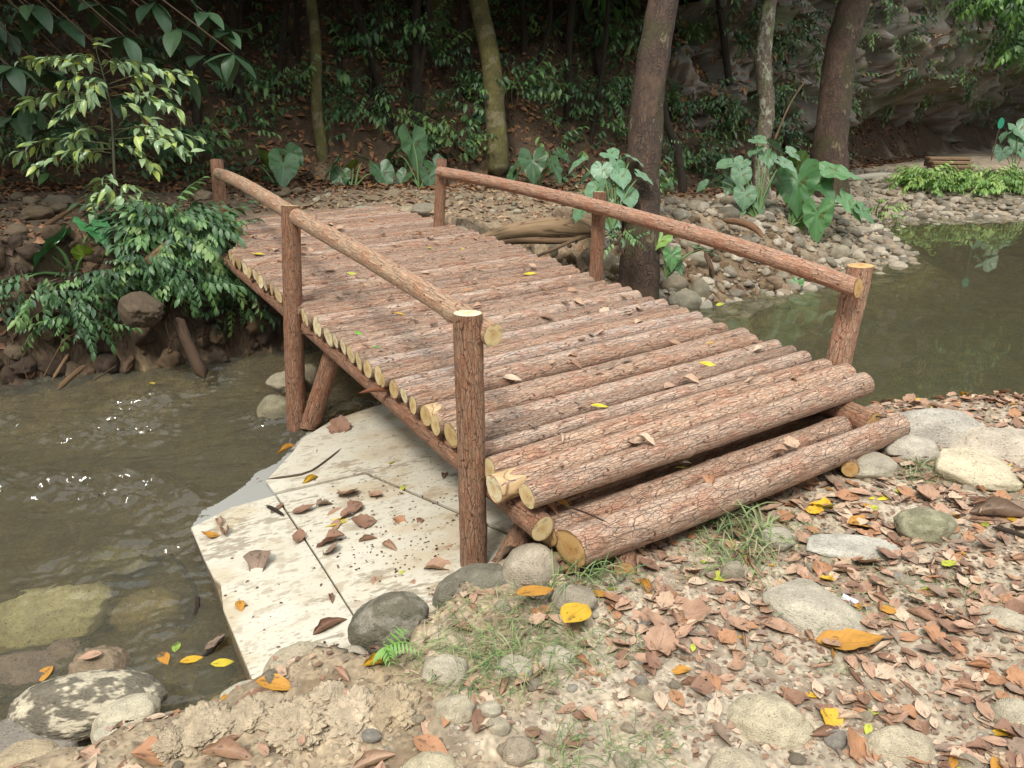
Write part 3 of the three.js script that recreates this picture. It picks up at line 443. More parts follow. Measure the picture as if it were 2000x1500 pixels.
boulder(1595, 1142, 275, 150, '#b8b1a1', 'large flat grey paving-like stone set in the bank', { mark: 'flat grey stone', seed: 34, flats: 9, cut: 0.5, raise: 0.2, tall: 0.6, deep: 0.62, ry: -0.45, rough: 0.004, lump: 0.2 });
boulder(1430, 1105, 48, 60, '#a29a88', 'small upright stone in the grass beside the flat grey stone', { seed: 35, raise: 0.2 });
boulder(1505, 1370, 165, 100, '#bdb39a', 'wide tan stone with a rounded top sunk in the near gravel', { mark: 'wide rounded stone', seed: 36, flats: 3, raise: -0.2, deep: 0.8 });
boulder(1768, 1432, 155, 80, '#b9ae97', 'wide pointed tan stone sunk in bare soil', { mark: 'wide pointed stone', seed: 37, flats: 3, raise: -0.25, deep: 0.7, rz: -0.15 });
boulder(1440, 1482, 130, 70, '#b7ac96', 'tan stone beside the wide rounded one', { seed: 38, raise: -0.1 });
boulder(840, 1478, 110, 80, '#c2b89d', 'pale yellowish stone beside two curled leaves', { mark: 'pale yellowish stone', seed: 39, raise: -0.1, flats: 2 });
boulder(888, 1362, 82, 78, '#c4bba4', 'pale blocky stone at the edge of the mud', { mark: 'pale blocky stone', seed: 40, flats: 7, cut: 0.62, raise: 0.15 });
boulder(1012, 1452, 72, 64, '#a89b88', 'rough grey-brown cobble beside two small pebbles', { mark: 'rough brown cobble', seed: 41, rough: 0.05, raise: 0.2 });
boulder(972, 1414, 52, 36, '#bab09b', 'oval pebble touching the rough grey-brown cobble', { seed: 42, name: 'stone', category: 'stone' });
boulder(958, 1380, 46, 30, '#c6bea9', 'pale pebble behind the oval one', { seed: 43, name: 'stone', category: 'stone' });
boulder(868, 1292, 95, 62, '#b8b09d', 'rounded stone with grass blades in front', { mark: 'rounded stone in grass', seed: 44, raise: 0.1 });
boulder(1002, 1290, 82, 46, '#b5ae9c', 'low stone with a folded leaf lying against it', { seed: 45, raise: 0.05 });
boulder(1090, 1272, 90, 50, '#b7af9c', 'low stone beside the largest yellow leaf', { mark: 'low stone', seed: 46, raise: 0.0 });
boulder(1962, 1195, 120, 60, '#b7ad9a', 'flat stone partly covered by curled leaves', { mark: 'leaf-covered flat stone', seed: 47, raise: -0.2, flats: 5 });
boulder(1985, 1372, 90, 66, '#bdb49f', 'smooth tan stone beside a broad brown leaf', { mark: 'smooth tan stone', seed: 48, raise: -0.1 });
boulder(1890, 1478, 60, 50, '#a59a86', 'small brownish stone sunk in bare soil', { seed: 49, raise: -0.1 });
// stream edge, lower left
boulder(172, 1362, 305, 100, '#c9c0aa', 'long pale boulder blotched with black at the stream edge', { black: 0.85, mark: 'black blotched boulder', seed: 51, flats: 2, lump: 0.1, h: -0.42, raise: 0.62, rz: 0.10, deep: 0.5, detail: 28, rough: 0.03 });
boulder(250, 1392, 135, 80, '#c6bea8', 'pale round boulder in front of the black blotched one', { seed: 52, flats: 1, h: -0.33, raise: 0.5, rz: 0.35 });
boulder(225, 1430, 80, 52, '#cbc4b0', 'small pale stone stuck in mud against the pale round boulder', { seed: 53, h: -0.26 });
boulder(60, 1432, 230, 90, '#8c857c', 'dark grey boulder under the black blotched one', { seed: 54, h: -0.45, raise: 0.2 });
boulder(45, 1482, 150, 70, '#b8a88c', 'tan boulder in the mud at the stream edge', { seed: 55, h: -0.3 });
boulder(118, 1195, 235, 140, '#e8deb8', 'wide pale yellow boulder lying just under the water', { mark: 'pale yellow boulder', seed: 56, flats: 6, cut: 0.72, h: -0.655, raise: 0.30, tall: 1.0, deep: 0.9 });
boulder(300, 1200, 150, 120, '#b9a67e', 'submerged tan stone beside the pale yellow boulder', { seed: 57, h: -0.7, raise: 0.25 });
boulder(250, 1110, 120, 70, '#a39a76', 'submerged stone behind the pale yellow boulder', { seed: 58, h: -0.72, raise: 0.3 });
boulder(205, 1292, 118, 96, '#8d7c66', 'crumbling brown lump standing out of the shallow water', { seed: 59, name: 'mud_lump', category: 'rock', clod: 0.3, h: -0.5, raise: 0.35, flats: 4 });
boulder(60, 1300, 170, 80, '#6f6353', 'dark wet lump of earth at the edge of the stream', { seed: 60, name: 'mud_lump', category: 'rock', clod: 0.4, h: -0.52, raise: 0.35 });
boulder(130, 1270, 90, 60, '#756856', 'small wet lump of earth between two larger lumps', { seed: 61, name: 'mud_lump', category: 'rock', clod: 0.45, h: -0.5, raise: 0.3 });
// by the middle post
boulder(562, 752, 72, 40, '#a39b85', 'flat stone balanced on a rounder one beside the middle post', { seed: 63, h: -0.36, raise: 1.1, detail: 12, deep: 1 });
boulder(545, 797, 80, 64, '#8f8972', 'round stone standing in the stream beside the middle post', { seed: 64, h: -0.47, raise: 0.6, detail: 12 });
boulder(604, 738, 46, 60, '#857d68', 'stone behind the middle post and its slanting prop', { seed: 65, h: -0.4, raise: 0.8 });
// far bank
marks.push([at(1252, 560, 6.95), 'big scaly tree'], [landHit(1546, 440), 'big-leaved arum'], [landHit(1628, 392), 'thick leaning tree'], [landHit(1478, 428), 'heart-leaved shrub'], [at(236, 505, 5.95), 'pale sapling'], [at(105, 500, 6), 'glossy arum'], [at(1050, 450, 6.9), 'driftwood log'], [at(860, 440, 6.7), 'far right post'], [at(1880, 340, 13.5), 'bright bushes'], [landHit(1720, 440), 'tall weed'], [at(430, 440, 6.5), 'far left post'], [atY(1500, 560, -0.3), 'flat white stone']);
const farList = [[830, 403, 62, 28, '#8f8878', 'smooth grey stone beside the far right post'], [792, 410, 44, 32, '#a89f86', 'earthy stone at the far end of the deck'], [712, 407, 60, 18, '#a39c8c', 'low pale stone at the far end of the deck'], [902, 447, 56, 24, '#a19a8a', 'tilted grey stone against the far right edge of the deck'], [1338, 577, 62, 52, '#8f8a79', 'upright oval stone at the pool edge by the big tree'], [1365, 560, 44, 62, '#857f6d', 'tall stone leaning behind the upright oval one'], [1312, 545, 60, 40, '#807664', 'earthy stone beside the roots of the big tree'], [1640, 487, 40, 38, '#9d9582', 'blocky stone on the cobble bank below the arum plant'], [1422, 412, 46, 36, '#6d675a', 'dark round stone under the heart-leaved shrub'], [1500, 581, 46, 14, '#b5aea2', 'flat white stone in the shallow water'], [1362, 498, 44, 34, '#968f7e', 'round stone under the right handrail'], [1250, 585, 30, 24, '#99907e', 'small stone against the deck edge by the roots'], [1345, 470, 36, 26, '#9a917f', 'stone behind the small arum leaf'], [115, 390, 60, 36, '#6f6655', 'brown stone on the left bank behind the sapling'], [75, 410, 60, 34, '#71614c', 'dark brown stone at the top of the left bank'], [1185, 500, 36, 46, '#9b9380', 'stone beside the middle right post'], [1155, 492, 34, 34, '#a49b88', 'rounded stone under the driftwood'], [1080, 483, 20, 34, '#7d7362', 'narrow upright stone under the driftwood']];
for (const [x, y, w, h, t, l] of farList) boulder(x, y, w, h, t, l, { raise: 0.25, deep: 0.9, lump: 0.14, detail: 8, name: 'stone', category: 'stone' });

// cobbles and pebbles: the largest in view one by one, the rest as one mass
{
  const geos = [], small = []; for (let i = 0; i < 9; i++) { geos.push(stoneGeo(5, 200 + i, { lump: 0.22, flats: 5 })); small.push(stoneGeo(2, 300 + i, { lump: 0.25, flats: 4 })); }
  const far = ['#a39a8a', '#8f8778', '#b3a998', '#7d7567', '#988c7a', '#bdb4a3', '#878174', '#9a8c77'], near = ['#a89f8b', '#968c79', '#b5ab95', '#877d6c', '#aa9e87', '#99938a'];
  const all = [], add = (x, z, s, tints, zone, sink = 0.3) => { const y = land(x, z); if (y < W - 0.16) return; const p = V(x, y + s * sink, z); if (!inFrame(p, 60)) return; all.push({ p, s, tint: pick(tints), zone, size: s / depthOf(p) }); };
  for (let i = 0; i < 5200; i++) {                                    // cobble bank on the far right
    const x = rr(0.9, 11), z = farShore(x) + 0.25 - Math.pow(R(), 1.5) * table([[0.9, 1.6], [3, 3.2], [6, 4.6], [11, 4.6]])(x); if (z < hillFoot(x) + 0.3) continue;
    if (x < 2.8 && R() < 0.45) continue; const s = 0.02 + 0.075 * Math.pow(R(), 3.2); add(x, z, s, far, z > farShore(x) - 0.5 ? 'wet' : 'bank');
  }
  for (let i = 0; i < 95; i++) { const x = rr(-5.5, -2.4), z = farShore(x) - rr(0.1, 3); add(x, z, 0.025 + 0.06 * Math.pow(R(), 2), ['#6e5f4c', '#786a55', '#82735e'], 'left', 0.5); }
  for (let i = 0; i < 230; i++) { const x = rr(-2.4, 1.6), z = farShore(x) - rr(0.35, 3.4); if (x < 0 && x > -2.7 && z > -7.6) continue; add(x, z, 0.012 + 0.035 * Math.pow(R(), 2.5), ['#a89e89', '#8f8673', '#b6ad99'], 'path'); }
  for (let i = 0; i < 1300; i++) { const x = rr(-0.9, 3.4), z = nearShore(x) + Math.pow(R(), 0.9) * 3.2; if (z > -0.9 || inPoly(x, z, slabPoly)) continue; add(x, z, 0.005 + 0.022 * Math.pow(R(), 3.5), near, 'near', 0.05); }
  for (let i = 0; i < 120; i++) { const x = rr(-2.6, -0.8), z = nearShore(x) - rr(-0.15, 1.6); add(x, z, 0.03 + 0.06 * R(), ['#8f8465', '#a08f6d', '#777055'], 'bed', 0.1); }
  for (let i = 0; i < 60; i++) { const x = rr(1.6, 4.5), z = farShore(x) + rr(0.1, 1.0); add(x, z, 0.03 + 0.09 * R(), ['#8f8a70', '#9e977c'], 'bed', 0.2); }
  all.sort((a, b) => b.size - a.size);
  const words = { wet: ['cobble at the waterline of the pool', 'cobbles along the pool edge'], bank: ['cobble on the stony far bank', 'cobbles of the far bank'], left: ['stone on the littered left bank', 'stones on the left bank'], path: ['pebble on the earth path beyond the bridge', 'pebbles on the far path'], near: ['pebble among dry leaves on the near bank', 'pebbles of the near bank'], bed: ['stone under the shallow water', 'stones on the stream bed'] };
  const tone = h => { const c = {}; col(h).getHSL(c); return c.l > 0.66 ? 'pale' : c.l > 0.58 ? 'light grey' : c.l > 0.5 ? 'grey' : 'dark grey'; };
  const rest = geos.map(() => []);
  all.forEach((e, i) => {
    const sc = V(e.s * rr(0.9, 1.5), e.s * rr(0.5, 0.85), e.s * rr(0.8, 1.2)), q = quatY(landNormal(e.p.x, e.p.z).lerp(V(0, 1, 0), 0.5), rr(0, 6.28)).multiply(euler(rr(-0.3, 0.3), 0, rr(-0.3, 0.3)));
    if (i < 300) { const k = Math.floor(rr(0, 9)), m = solo('cobble', geos[k], stoneMat(e.tint), `${tone(e.tint)} ${e.s > 0.07 ? 'large' : e.s > 0.045 ? 'rounded' : e.s > 0.025 ? 'small' : 'tiny'} ${words[e.zone][0]}${nearMark(e.p, 1.2)}`, 'stone', words[e.zone][1]); m.position.copy(e.p); m.quaternion.copy(q); m.scale.copy(sc); }
    else rest[Math.floor(rr(0, 9))].push({ p: e.p, q, s: sc, c: col(e.tint) });
  });
  // the uncounted rest: one object
  const parent = new THREE.Group(); parent.name = 'gravel'; parent.userData = { label: 'loose gravel and small cobbles spread over both banks', category: 'gravel', kind: 'stuff' }; scene.add(parent);
  rest.forEach((l, i) => { if (l.length) scatter('gravel_stone', small[i], std({ vertexColors: true, roughness: 0.9, map: stoneTex.map, color: new THREE.Color().setRGB(1.1, 1.1, 1.1) }), l, parent); });
}
// ---------------------------------------------------------------- leaves: one blade, base at the origin, growing along +z, face up
function leafGeo(o = {}) {
  const { L = 1, B = 0.42, fold = 0.2, droop = 0.25, curl = 0, twist = 0, nt = 8, ns = 4, tip = 1.4, ragged = 0, seed = 0, stalk = 0 } = o;
  const g = grid(ns, nt, (u, v) => {
    const x = (u - 0.5) * 2, w = B * 0.5 * Math.pow(Math.sin(Math.PI * Math.pow(clamp(v, 0.004, 0.996), 0.85)), 0.8) * (v > 0.6 ? 1 - (v - 0.6) * (tip - 1) * 0.9 : 1) * (1 + ragged * fbm2(v * 6 + seed, x * 2 + seed, 3));
    let px = x * w, py = Math.abs(x) * w * fold, pz = v;
    if (curl) { const a = x * curl * 1.25, rad = w / Math.max(0.2, Math.abs(curl * 1.25)); px = Math.sin(a) * rad; py = (1 - Math.cos(a)) * rad; }
    if (ragged) py += ragged * 0.10 * fbm2(u * 3 + seed, v * 4 - seed, 3);
    const th = v * droop * 2, s = droop ? Math.sin(th) / (droop * 2) : v, d = droop ? (1 - Math.cos(th)) / (droop * 2) : 0; pz = s; py -= d;
    if (twist) { const a = twist * (v - 0.4), c = Math.cos(a), q = Math.sin(a), t = px * c - py * q; py = px * q + py * c; px = t; }
    return [px * L, py * L, pz * L, u, v];
  });
  if (!stalk) return g;
  const t = grid(4, 3, (u, v) => { const a = u * 6.28, r = 0.010 * L; return [Math.cos(a) * r, Math.sin(a) * r + 0.02 * L * Math.sin(v * 3), -v * stalk * L + 0.02 * L, 0.5, 0.3]; }); t.computeVertexNormals();
  return mergeGeometries([g, t]);
}
const leafMats = new Map();
const leafMat = (hex, tex = leafTex, rough = 0.55, thru = 0.3) => { const k = hex + tex.id + rough + thru; if (!leafMats.has(k)) leafMats.set(k, new THREE.MeshPhysicalMaterial({ color: col(hex), map: tex, roughness: rough, transmission: thru, thickness: 0, side: THREE.DoubleSide })); return leafMats.get(k); };

// ---- dry leaves on the ground
const dryGeos = []; for (let i = 0; i < 10; i++) dryGeos.push(leafGeo({ B: 0.5 + 0.12 * (i % 3), fold: 0.1, curl: [0.2, 0.5, 0.9, -0.4, 1.7, 0.3, -0.7, 0.12, 0.7, 2.4][i], droop: [0.12, -0.25, 0.3, 0.2, 0.12, -0.4, 0.35, 0.06, 0.45, -0.15][i], twist: [0.1, -0.3, 0.6, 0.2, -0.3, 0.2, -0.6, 0.1, 0.4, 0.5][i], ragged: [0.1, 0.35, 0.5, 0.2, 0.3, 0.6, 0.4, 0.15, 0.5, 0.2][i], seed: i * 7.1, nt: 9, ns: 5, stalk: i % 2 ? 0.22 : 0 }));
const DRY = [['#ac8a72', 'brown'], ['#8f6d59', 'dark brown'], ['#bda088', 'light brown'], ['#cbb49d', 'pale tan'], ['#917c6c', 'grey-brown'], ['#b08260', 'rusty brown'], ['#b8957e', 'reddish tan']];
const dryMat = hex => leafMat(hex, dryTex, 0.7, 0);
const shapeWord = ['flat', 'curled', 'crumpled', 'arched', 'rolled', 'bent', 'twisted', 'flat', 'cupped', 'tightly rolled'];
function dryLeaf(p, n, len, k, [hex, word], where, group, yaw = rr(0, 6.28), name = 'fallen_leaf') {
  const m = solo(name, dryGeos[k], dryMat(hex), `${len > 0.13 ? 'large ' : len < 0.07 ? 'small ' : ''}${shapeWord[k]} ${word} leaf ${where}${nearMark(p, 0.55)}`, 'leaf', group);
  m.scale.setScalar(len); m.quaternion.copy(quatY(n, yaw)).multiply(euler(rr(-0.15, 0.15), 0, rr(-0.2, 0.2)));
  const lift = [0.0, 0.02, 0.07, 0.1, 0.04, 0.0, 0.1, 0.0, 0.12, 0.04][k]; m.position.copy(p).addScaledVector(n, len * (lift + 0.03)).sub(V(0, 0, len * 0.5).applyQuaternion(m.quaternion)); return m;
}
const Y = { gold: ['#d9ae2e', 'golden yellow'], lemon: ['#d8c53a', 'yellow'], ochre: ['#bf8a34', 'ochre'], green: ['#b9bf45', 'yellow-green'], mottled: ['#c08a45', 'yellow leaf mottled with brown'] };
{ // leaves one can single out on the near bank: [photo x, y, length px, kind, colour, yaw]
  const bank = [[1128, 1195, 100, 0, Y.gold, 2.6], [1046, 1155, 82, 7, Y.ochre, 2.2], [1660, 1268, 112, 1, Y.ochre, 1.4], [1712, 970, 62, 7, Y.lemon, 1.3], [1962, 938, 50, 7, Y.lemon, 1.6], [1397, 1073, 34, 0, Y.lemon, 0.4], [1605, 1002, 40, 0, Y.gold, 2.0], [1785, 1068, 45, 7, Y.ochre, 1.8], [1690, 1030, 75, 3, Y.ochre, 1.9], [740, 1296, 62, 4, Y.gold, 2.2], [1925, 1010, 90, 7, DRY[6], 1.2], [1900, 1350, 110, 0, DRY[6], 1.6], [1345, 1210, 84, 5, DRY[0], 1.4], [1525, 1230, 70, 3, DRY[0], 1.2], [1520, 1440, 90, 8, DRY[5], 0.8], [1165, 1330, 80, 0, DRY[5], 1.5], [850, 1425, 95, 0, DRY[6], 0.3], [310, 1482, 90, 8, DRY[5], 1.6], [450, 1480, 100, 4, DRY[0], 1.5], [1290, 1262, 70, 5, DRY[0], 2.8], [1210, 1190, 60, 2, DRY[1], 1], [1985, 1440, 70, 8, DRY[1], 1.2], [1960, 1010, 110, 4, DRY[4], 1.4], [1380, 1240, 72, 0, DRY[6], 1.2], [540, 1340, 70, 3, Y.ochre, 1.4]];
  for (const [x, y, l, k, c, yaw] of bank) { const p = landHit(x, y, y < 1200 && x < 1150 ? 0.07 : 0), n = landNormal(p.x, p.z).lerp(V(0, 1, 0), 0.4).normalize(); dryLeaf(p, n, l * depthOf(p) / FOCAL * 1.15, k, c, c === Y.gold || c === Y.lemon ? 'on the near bank gravel' : 'on the near bank', 'singled out leaves on the near bank', yaw); }
  // leaf litter of the near bank, denser towards the right, under the step and along the boulders
  const all = [];
  for (let i = 0; i < 11500; i++) {
    const x = rr(-1.6, 3.6), z = nearShore(x) + rr(0.12, 3.2); if (z > -0.75 || inPoly(x, z, slabPoly)) continue;
    const dens = 0.25 + 0.75 * sst(0.15, 1.3, x + 0.6 * n2(x * 1.3, z * 1.3) + 0.25 * (-z - 1.5)); if (x < 0.0 ? R() > 0.10 : R() > dens * (0.5 + 0.5 * sst(-0.4, 0.4, n2(x * 2.5, z * 2.5)))) continue;
    const p = V(x, land(x, z), z); if (!inFrame(p, 40)) continue; const s = rr(0.032, 0.09) * (R() < 0.16 ? 1.45 : 1); all.push({ p, s, size: s / depthOf(p) });
  }
  all.sort((a, b) => b.size - a.size); const rest = dryGeos.map(() => []);
  all.forEach((e, i) => {
    const n = landNormal(e.p.x, e.p.z).lerp(V(0, 1, 0), 0.3).add(V(rr(-0.18, 0.18), 0, rr(-0.18, 0.18))).normalize(), k = pick([0, 0, 1, 2, 3, 4, 5, 5, 6, 7, 7, 7, 8, 9]), c = R() < 0.05 ? pick([Y.ochre, Y.gold, Y.green]) : pick(DRY);
    if (i < 100) dryLeaf(e.p, n, e.s, k, c, e.p.x < 0 ? 'on bare mud' : e.p.z < -2.4 ? 'by the step logs' : 'on near bank gravel', 'leaf litter of the near bank');
    else rest[k].push({ p: e.p.clone().addScaledVector(n, 0.008 + e.s * 0.05), q: quatY(n, rr(0, 6.28)), s: e.s, c: col(c[0]) });
  });
  const parent = new THREE.Group(); parent.name = 'leaf_litter'; parent.userData = { label: 'smaller dry leaves and leaf crumbs strewn over the near bank', category: 'leaf litter', kind: 'stuff' }; scene.add(parent);
  rest.forEach((l, i) => { if (l.length) scatter('litter_leaf', dryGeos[i], leafMat('#ffffff', dryTex, 0.75, 0), l, parent); });
  const chip = leafGeo({ B: 0.7, curl: 0.6, ragged: 0.6, nt: 3, ns: 2 }), chips = [];
  for (let i = 0; i < 24000; i++) { const x = rr(-1.2, 3.4), z = nearShore(x) + rr(0.15, 3); if (z > -0.8 || inPoly(x, z, slabPoly)) continue; if (R() > 0.25 + 0.6 * sst(0, 1, x)) continue; const p = V(x, land(x, z) + 0.003, z); if (!inFrame(p)) continue; chips.push({ p, q: quatY(V(rr(-0.3, 0.3), 1, rr(-0.3, 0.3)), rr(0, 6.28)), s: rr(0.009, 0.034), c: col(pick(['#9a7a64', '#b89a82', '#7d6250', '#cbb49e', '#a0846e', '#8c7b6c'])) }); }
  scatter('leaf_crumb', chip, leafMat('#ffffff', dryTex, 0.8, 0), chips, parent);
}
{ // leaves on the deck: they lie on the logs and in the grooves between them
  const deckTop = (s, t) => { let best = -0.05; for (const d of deckLogs) { const k = Math.abs(t - d.t) / d.r; if (k < 1) best = Math.max(best, -d.r + d.r * Math.sqrt(1 - k * k)); } return best; };
  const onDeck = (px, py) => { const p = onPlane(px, py, DECK0, deckN).sub(DECK0); return [p.dot(across), p.dot(along)]; };
  const put = (s, t, len, k, c, where, g, yaw) => { const p = deckPt(s, t, deckTop(s, t) + 0.008); dryLeaf(p, deckN.clone().add(V(rr(-0.1, 0.1), 0, rr(-0.1, 0.1))).normalize(), len, k, c, where, g, yaw); };
  for (const [x, y, l, k, c, yaw] of [[1172, 795, 0.085, 0, Y.lemon, 1.8], [1385, 713, 0.10, 7, Y.lemon, 1.2], [1395, 667, 0.085, 7, Y.gold, 1.3], [1035, 535, 0.10, 7, Y.lemon, 1.3], [905, 485, 0.06, 0, Y.lemon, 0.4], [840, 482, 0.07, 7, Y.green, 1.5], [700, 650, 0.06, 0, ['#6fae3c', 'fresh green'], 0.8], [740, 672, 0.09, 0, ['#5a9a3a', 'fresh green'], 1.7], [720, 658, 0.09, 8, DRY[0], 1.4], [505, 497, 0.10, 7, Y.lemon, 1.6], [690, 533, 0.09, 7, Y.green, 1.5], [780, 612, 0.08, 0, Y.gold, 1.5], [1000, 735, 0.10, 3, DRY[3], 1.5], [1125, 715, 0.07, 2, DRY[1], 1], [1185, 718, 0.10, 5, DRY[4], 1.6], [1065, 570, 0.08, 4, DRY[0], 0.9], [1105, 597, 0.08, 4, DRY[4], 0.7], [1262, 862, 0.09, 2, DRY[3], 1.2], [1245, 855, 0.09, 5, DRY[2], 1.5], [1490, 660, 0.09, 3, DRY[1], 1.5], [1350, 745, 0.09, 2, DRY[2], 1.1]]) { const [s, t] = onDeck(x, y); put(s, t, l, k, c, c === Y.lemon || c === Y.gold || c === Y.green ? 'on the bridge deck logs' : 'lying on the bridge deck', 'bright and large leaves on the deck', yaw); }
  for (let i = 0; i < 105; i++) { const t = 5 * Math.pow(R(), 0.9), s = rr(0.15, 1.95), k = Math.floor(rr(0, 10)); put(s, t, rr(0.045, 0.095), k, pick(DRY), 'caught between the deck logs', 'dry leaves on the bridge deck'); }
  const bits = [], strip = leafGeo({ B: 0.22, curl: 1.2, ragged: 0.5, nt: 4, ns: 2 });
  for (let i = 0; i < 900; i++) { const t = rr(0, 5.1), s = rr(0.05, 2.0); bits.push({ p: deckPt(s, t, deckTop(s, t) + 0.003), q: quatY(deckN.clone().add(V(rr(-0.3, 0.3), 0, rr(-0.3, 0.3))), BA + Math.PI / 2 + rr(-0.5, 0.5)), s: rr(0.02, 0.06), c: col(pick(['#8c6a58', '#b99a86', '#6d4c3e', '#a87a62', '#c4a892'])) }); }
  scatter('bark_flake', strip, leafMat('#ffffff', dryTex, 0.85, 0), bits, null, 'loose bark flakes and leaf crumbs scattered on the deck', 'bark flakes');
  // on the step logs
  for (const [x, y, len, k, c, h] of [[1075, 990, 0.11, 4, DRY[5], 0.1], [1100, 985, 0.07, 3, Y.ochre, 0.1], [1340, 905, 0.05, 4, DRY[3], 0.09], [1385, 940, 0.08, 2, DRY[5], 0.08], [1545, 870, 0.09, 5, DRY[2], 0.1], [1612, 850, 0.07, 3, DRY[3], 0.1], [1520, 880, 0.08, 2, DRY[0], 0.1], [1330, 913, 0.05, 7, Y.lemon, 0.09]]) dryLeaf(atY(x, y, h), V(0, 1, 0), len, k, c, 'lodged between the two step logs', 'leaves on the step logs');
}
{ // leaves on the white boards
  const pts = [[505, 1105, 70, 2, DRY[4]], [645, 1225, 62, 4, DRY[1]], [640, 985, 40, 8, DRY[4]], [680, 970, 50, 5, DRY[0]], [690, 1000, 45, 2, DRY[1]], [655, 1000, 36, 7, DRY[0]], [650, 1022, 56, 0, Y.lemon], [652, 1028, 52, 7, DRY[0]], [710, 1025, 45, 5, DRY[1]], [762, 1070, 42, 4, DRY[0]], [860, 1110, 56, 2, DRY[0]], [735, 1138, 34, 0, DRY[0]], [595, 1000, 42, 1, DRY[1]], [540, 992, 42, 7, DRY[1]], [605, 940, 34, 4, Y.gold], [765, 902, 26, 0, Y.lemon], [664, 840, 48, 5, DRY[1]], [558, 880, 36, 4, Y.ochre], [615, 883, 22, 7, DRY[0]], [430, 1020, 40, 4, DRY[2]], [410, 1050, 32, 5, Y.ochre], [440, 1040, 50, 4, DRY[0]], [585, 1052, 40, 1, DRY[1]], [640, 1060, 60, 2, DRY[1]], [650, 1078, 40, 5, DRY[4]], [670, 1010, 40, 8, DRY[1]], [735, 970, 34, 1, DRY[0]], [780, 1020, 34, 2, DRY[5]], [720, 1055, 34, 4, DRY[1]], [785, 955, 22, 7, Y.green], [780, 1120, 24, 7, Y.green], [820, 1020, 20, 2, DRY[1]], [875, 1070, 26, 7, DRY[0]], [648, 1170, 30, 4, DRY[1]], [700, 1172, 20, 7, DRY[1]], [870, 930, 30, 4, DRY[0]], [470, 1185, 34, 3, Y.ochre], [805, 1140, 22, 7, DRY[0]]];
  for (const [x, y, l, k, c] of pts) { const p = onPlane(x, y, SLAB_O, SLAB_N); dryLeaf(p, SLAB_N, l * depthOf(p) / FOCAL * 1.15, k, c, 'on the white boards', 'leaves on the white boards'); }
  const crumbs = [], chip = leafGeo({ B: 0.6, curl: 0.8, ragged: 0.6, nt: 3, ns: 2 });
  for (let i = 0; i < 2600 && crumbs.length < 750; i++) { const x = rr(430, 960), y = rr(850, 1290), d = sst(250, 0, Math.hypot((x - 850) * 0.9, y - 1010)) + 0.06; if (R() > d * (0.35 + 0.65 * sst(0, 0.4, n2(x * 0.018, y * 0.03)))) continue; const p = onPlane(x, y, SLAB_O, SLAB_N); if (!inPoly(p.x, p.z, slabPoly)) continue; crumbs.push({ p: p.addScaledVector(SLAB_N, 0.003), q: quatY(SLAB_N.clone().add(V(rr(-0.3, 0.3), 0, rr(-0.3, 0.3))), rr(0, 6.28)), s: rr(0.006, 0.024), c: col(pick(['#5c4033', '#6e4d3c', '#4a3329', '#7d5a46'])) }); }
  scatter('bark_crumb', chip, leafMat('#ffffff', dryTex, 0.85, 0), crumbs, null, 'dark bark crumbs scattered over the white boards', 'bark crumbs');
}
{ // floating and stranded leaves in the corner of the stream
  for (const [x, y, l, k, c, w] of [[297, 748, 16, 0, Y.lemon, 'floating on the stream'], [320, 1285, 42, 0, Y.ochre, 'stranded in the shallow corner'], [375, 1288, 40, 7, Y.gold, 'stranded in the shallow corner'], [345, 1262, 30, 0, ['#8fae4a', 'pale green'], 'stranded in the shallow corner'], [425, 1262, 50, 5, DRY[4], 'stranded in the shallow corner'], [435, 1295, 40, 7, Y.lemon, 'stranded in the shallow corner'], [80, 1322, 48, 0, Y.ochre, 'floating beside the blotched boulder'], [175, 1280, 40, 0, DRY[6], 'resting on a lump of earth'], [1405, 595, 20, 0, Y.green, 'floating on the pool'], [1130, 545, 16, 0, Y.gold, 'at the deck edge']]) { const p = atY(x, y, w.includes('lump') ? -0.36 : W + 0.006); dryLeaf(p, V(0, 1, 0), Math.max(0.05, l * depthOf(p) / FOCAL * 1.1), k, c, w, 'leaves on the water'); }
}
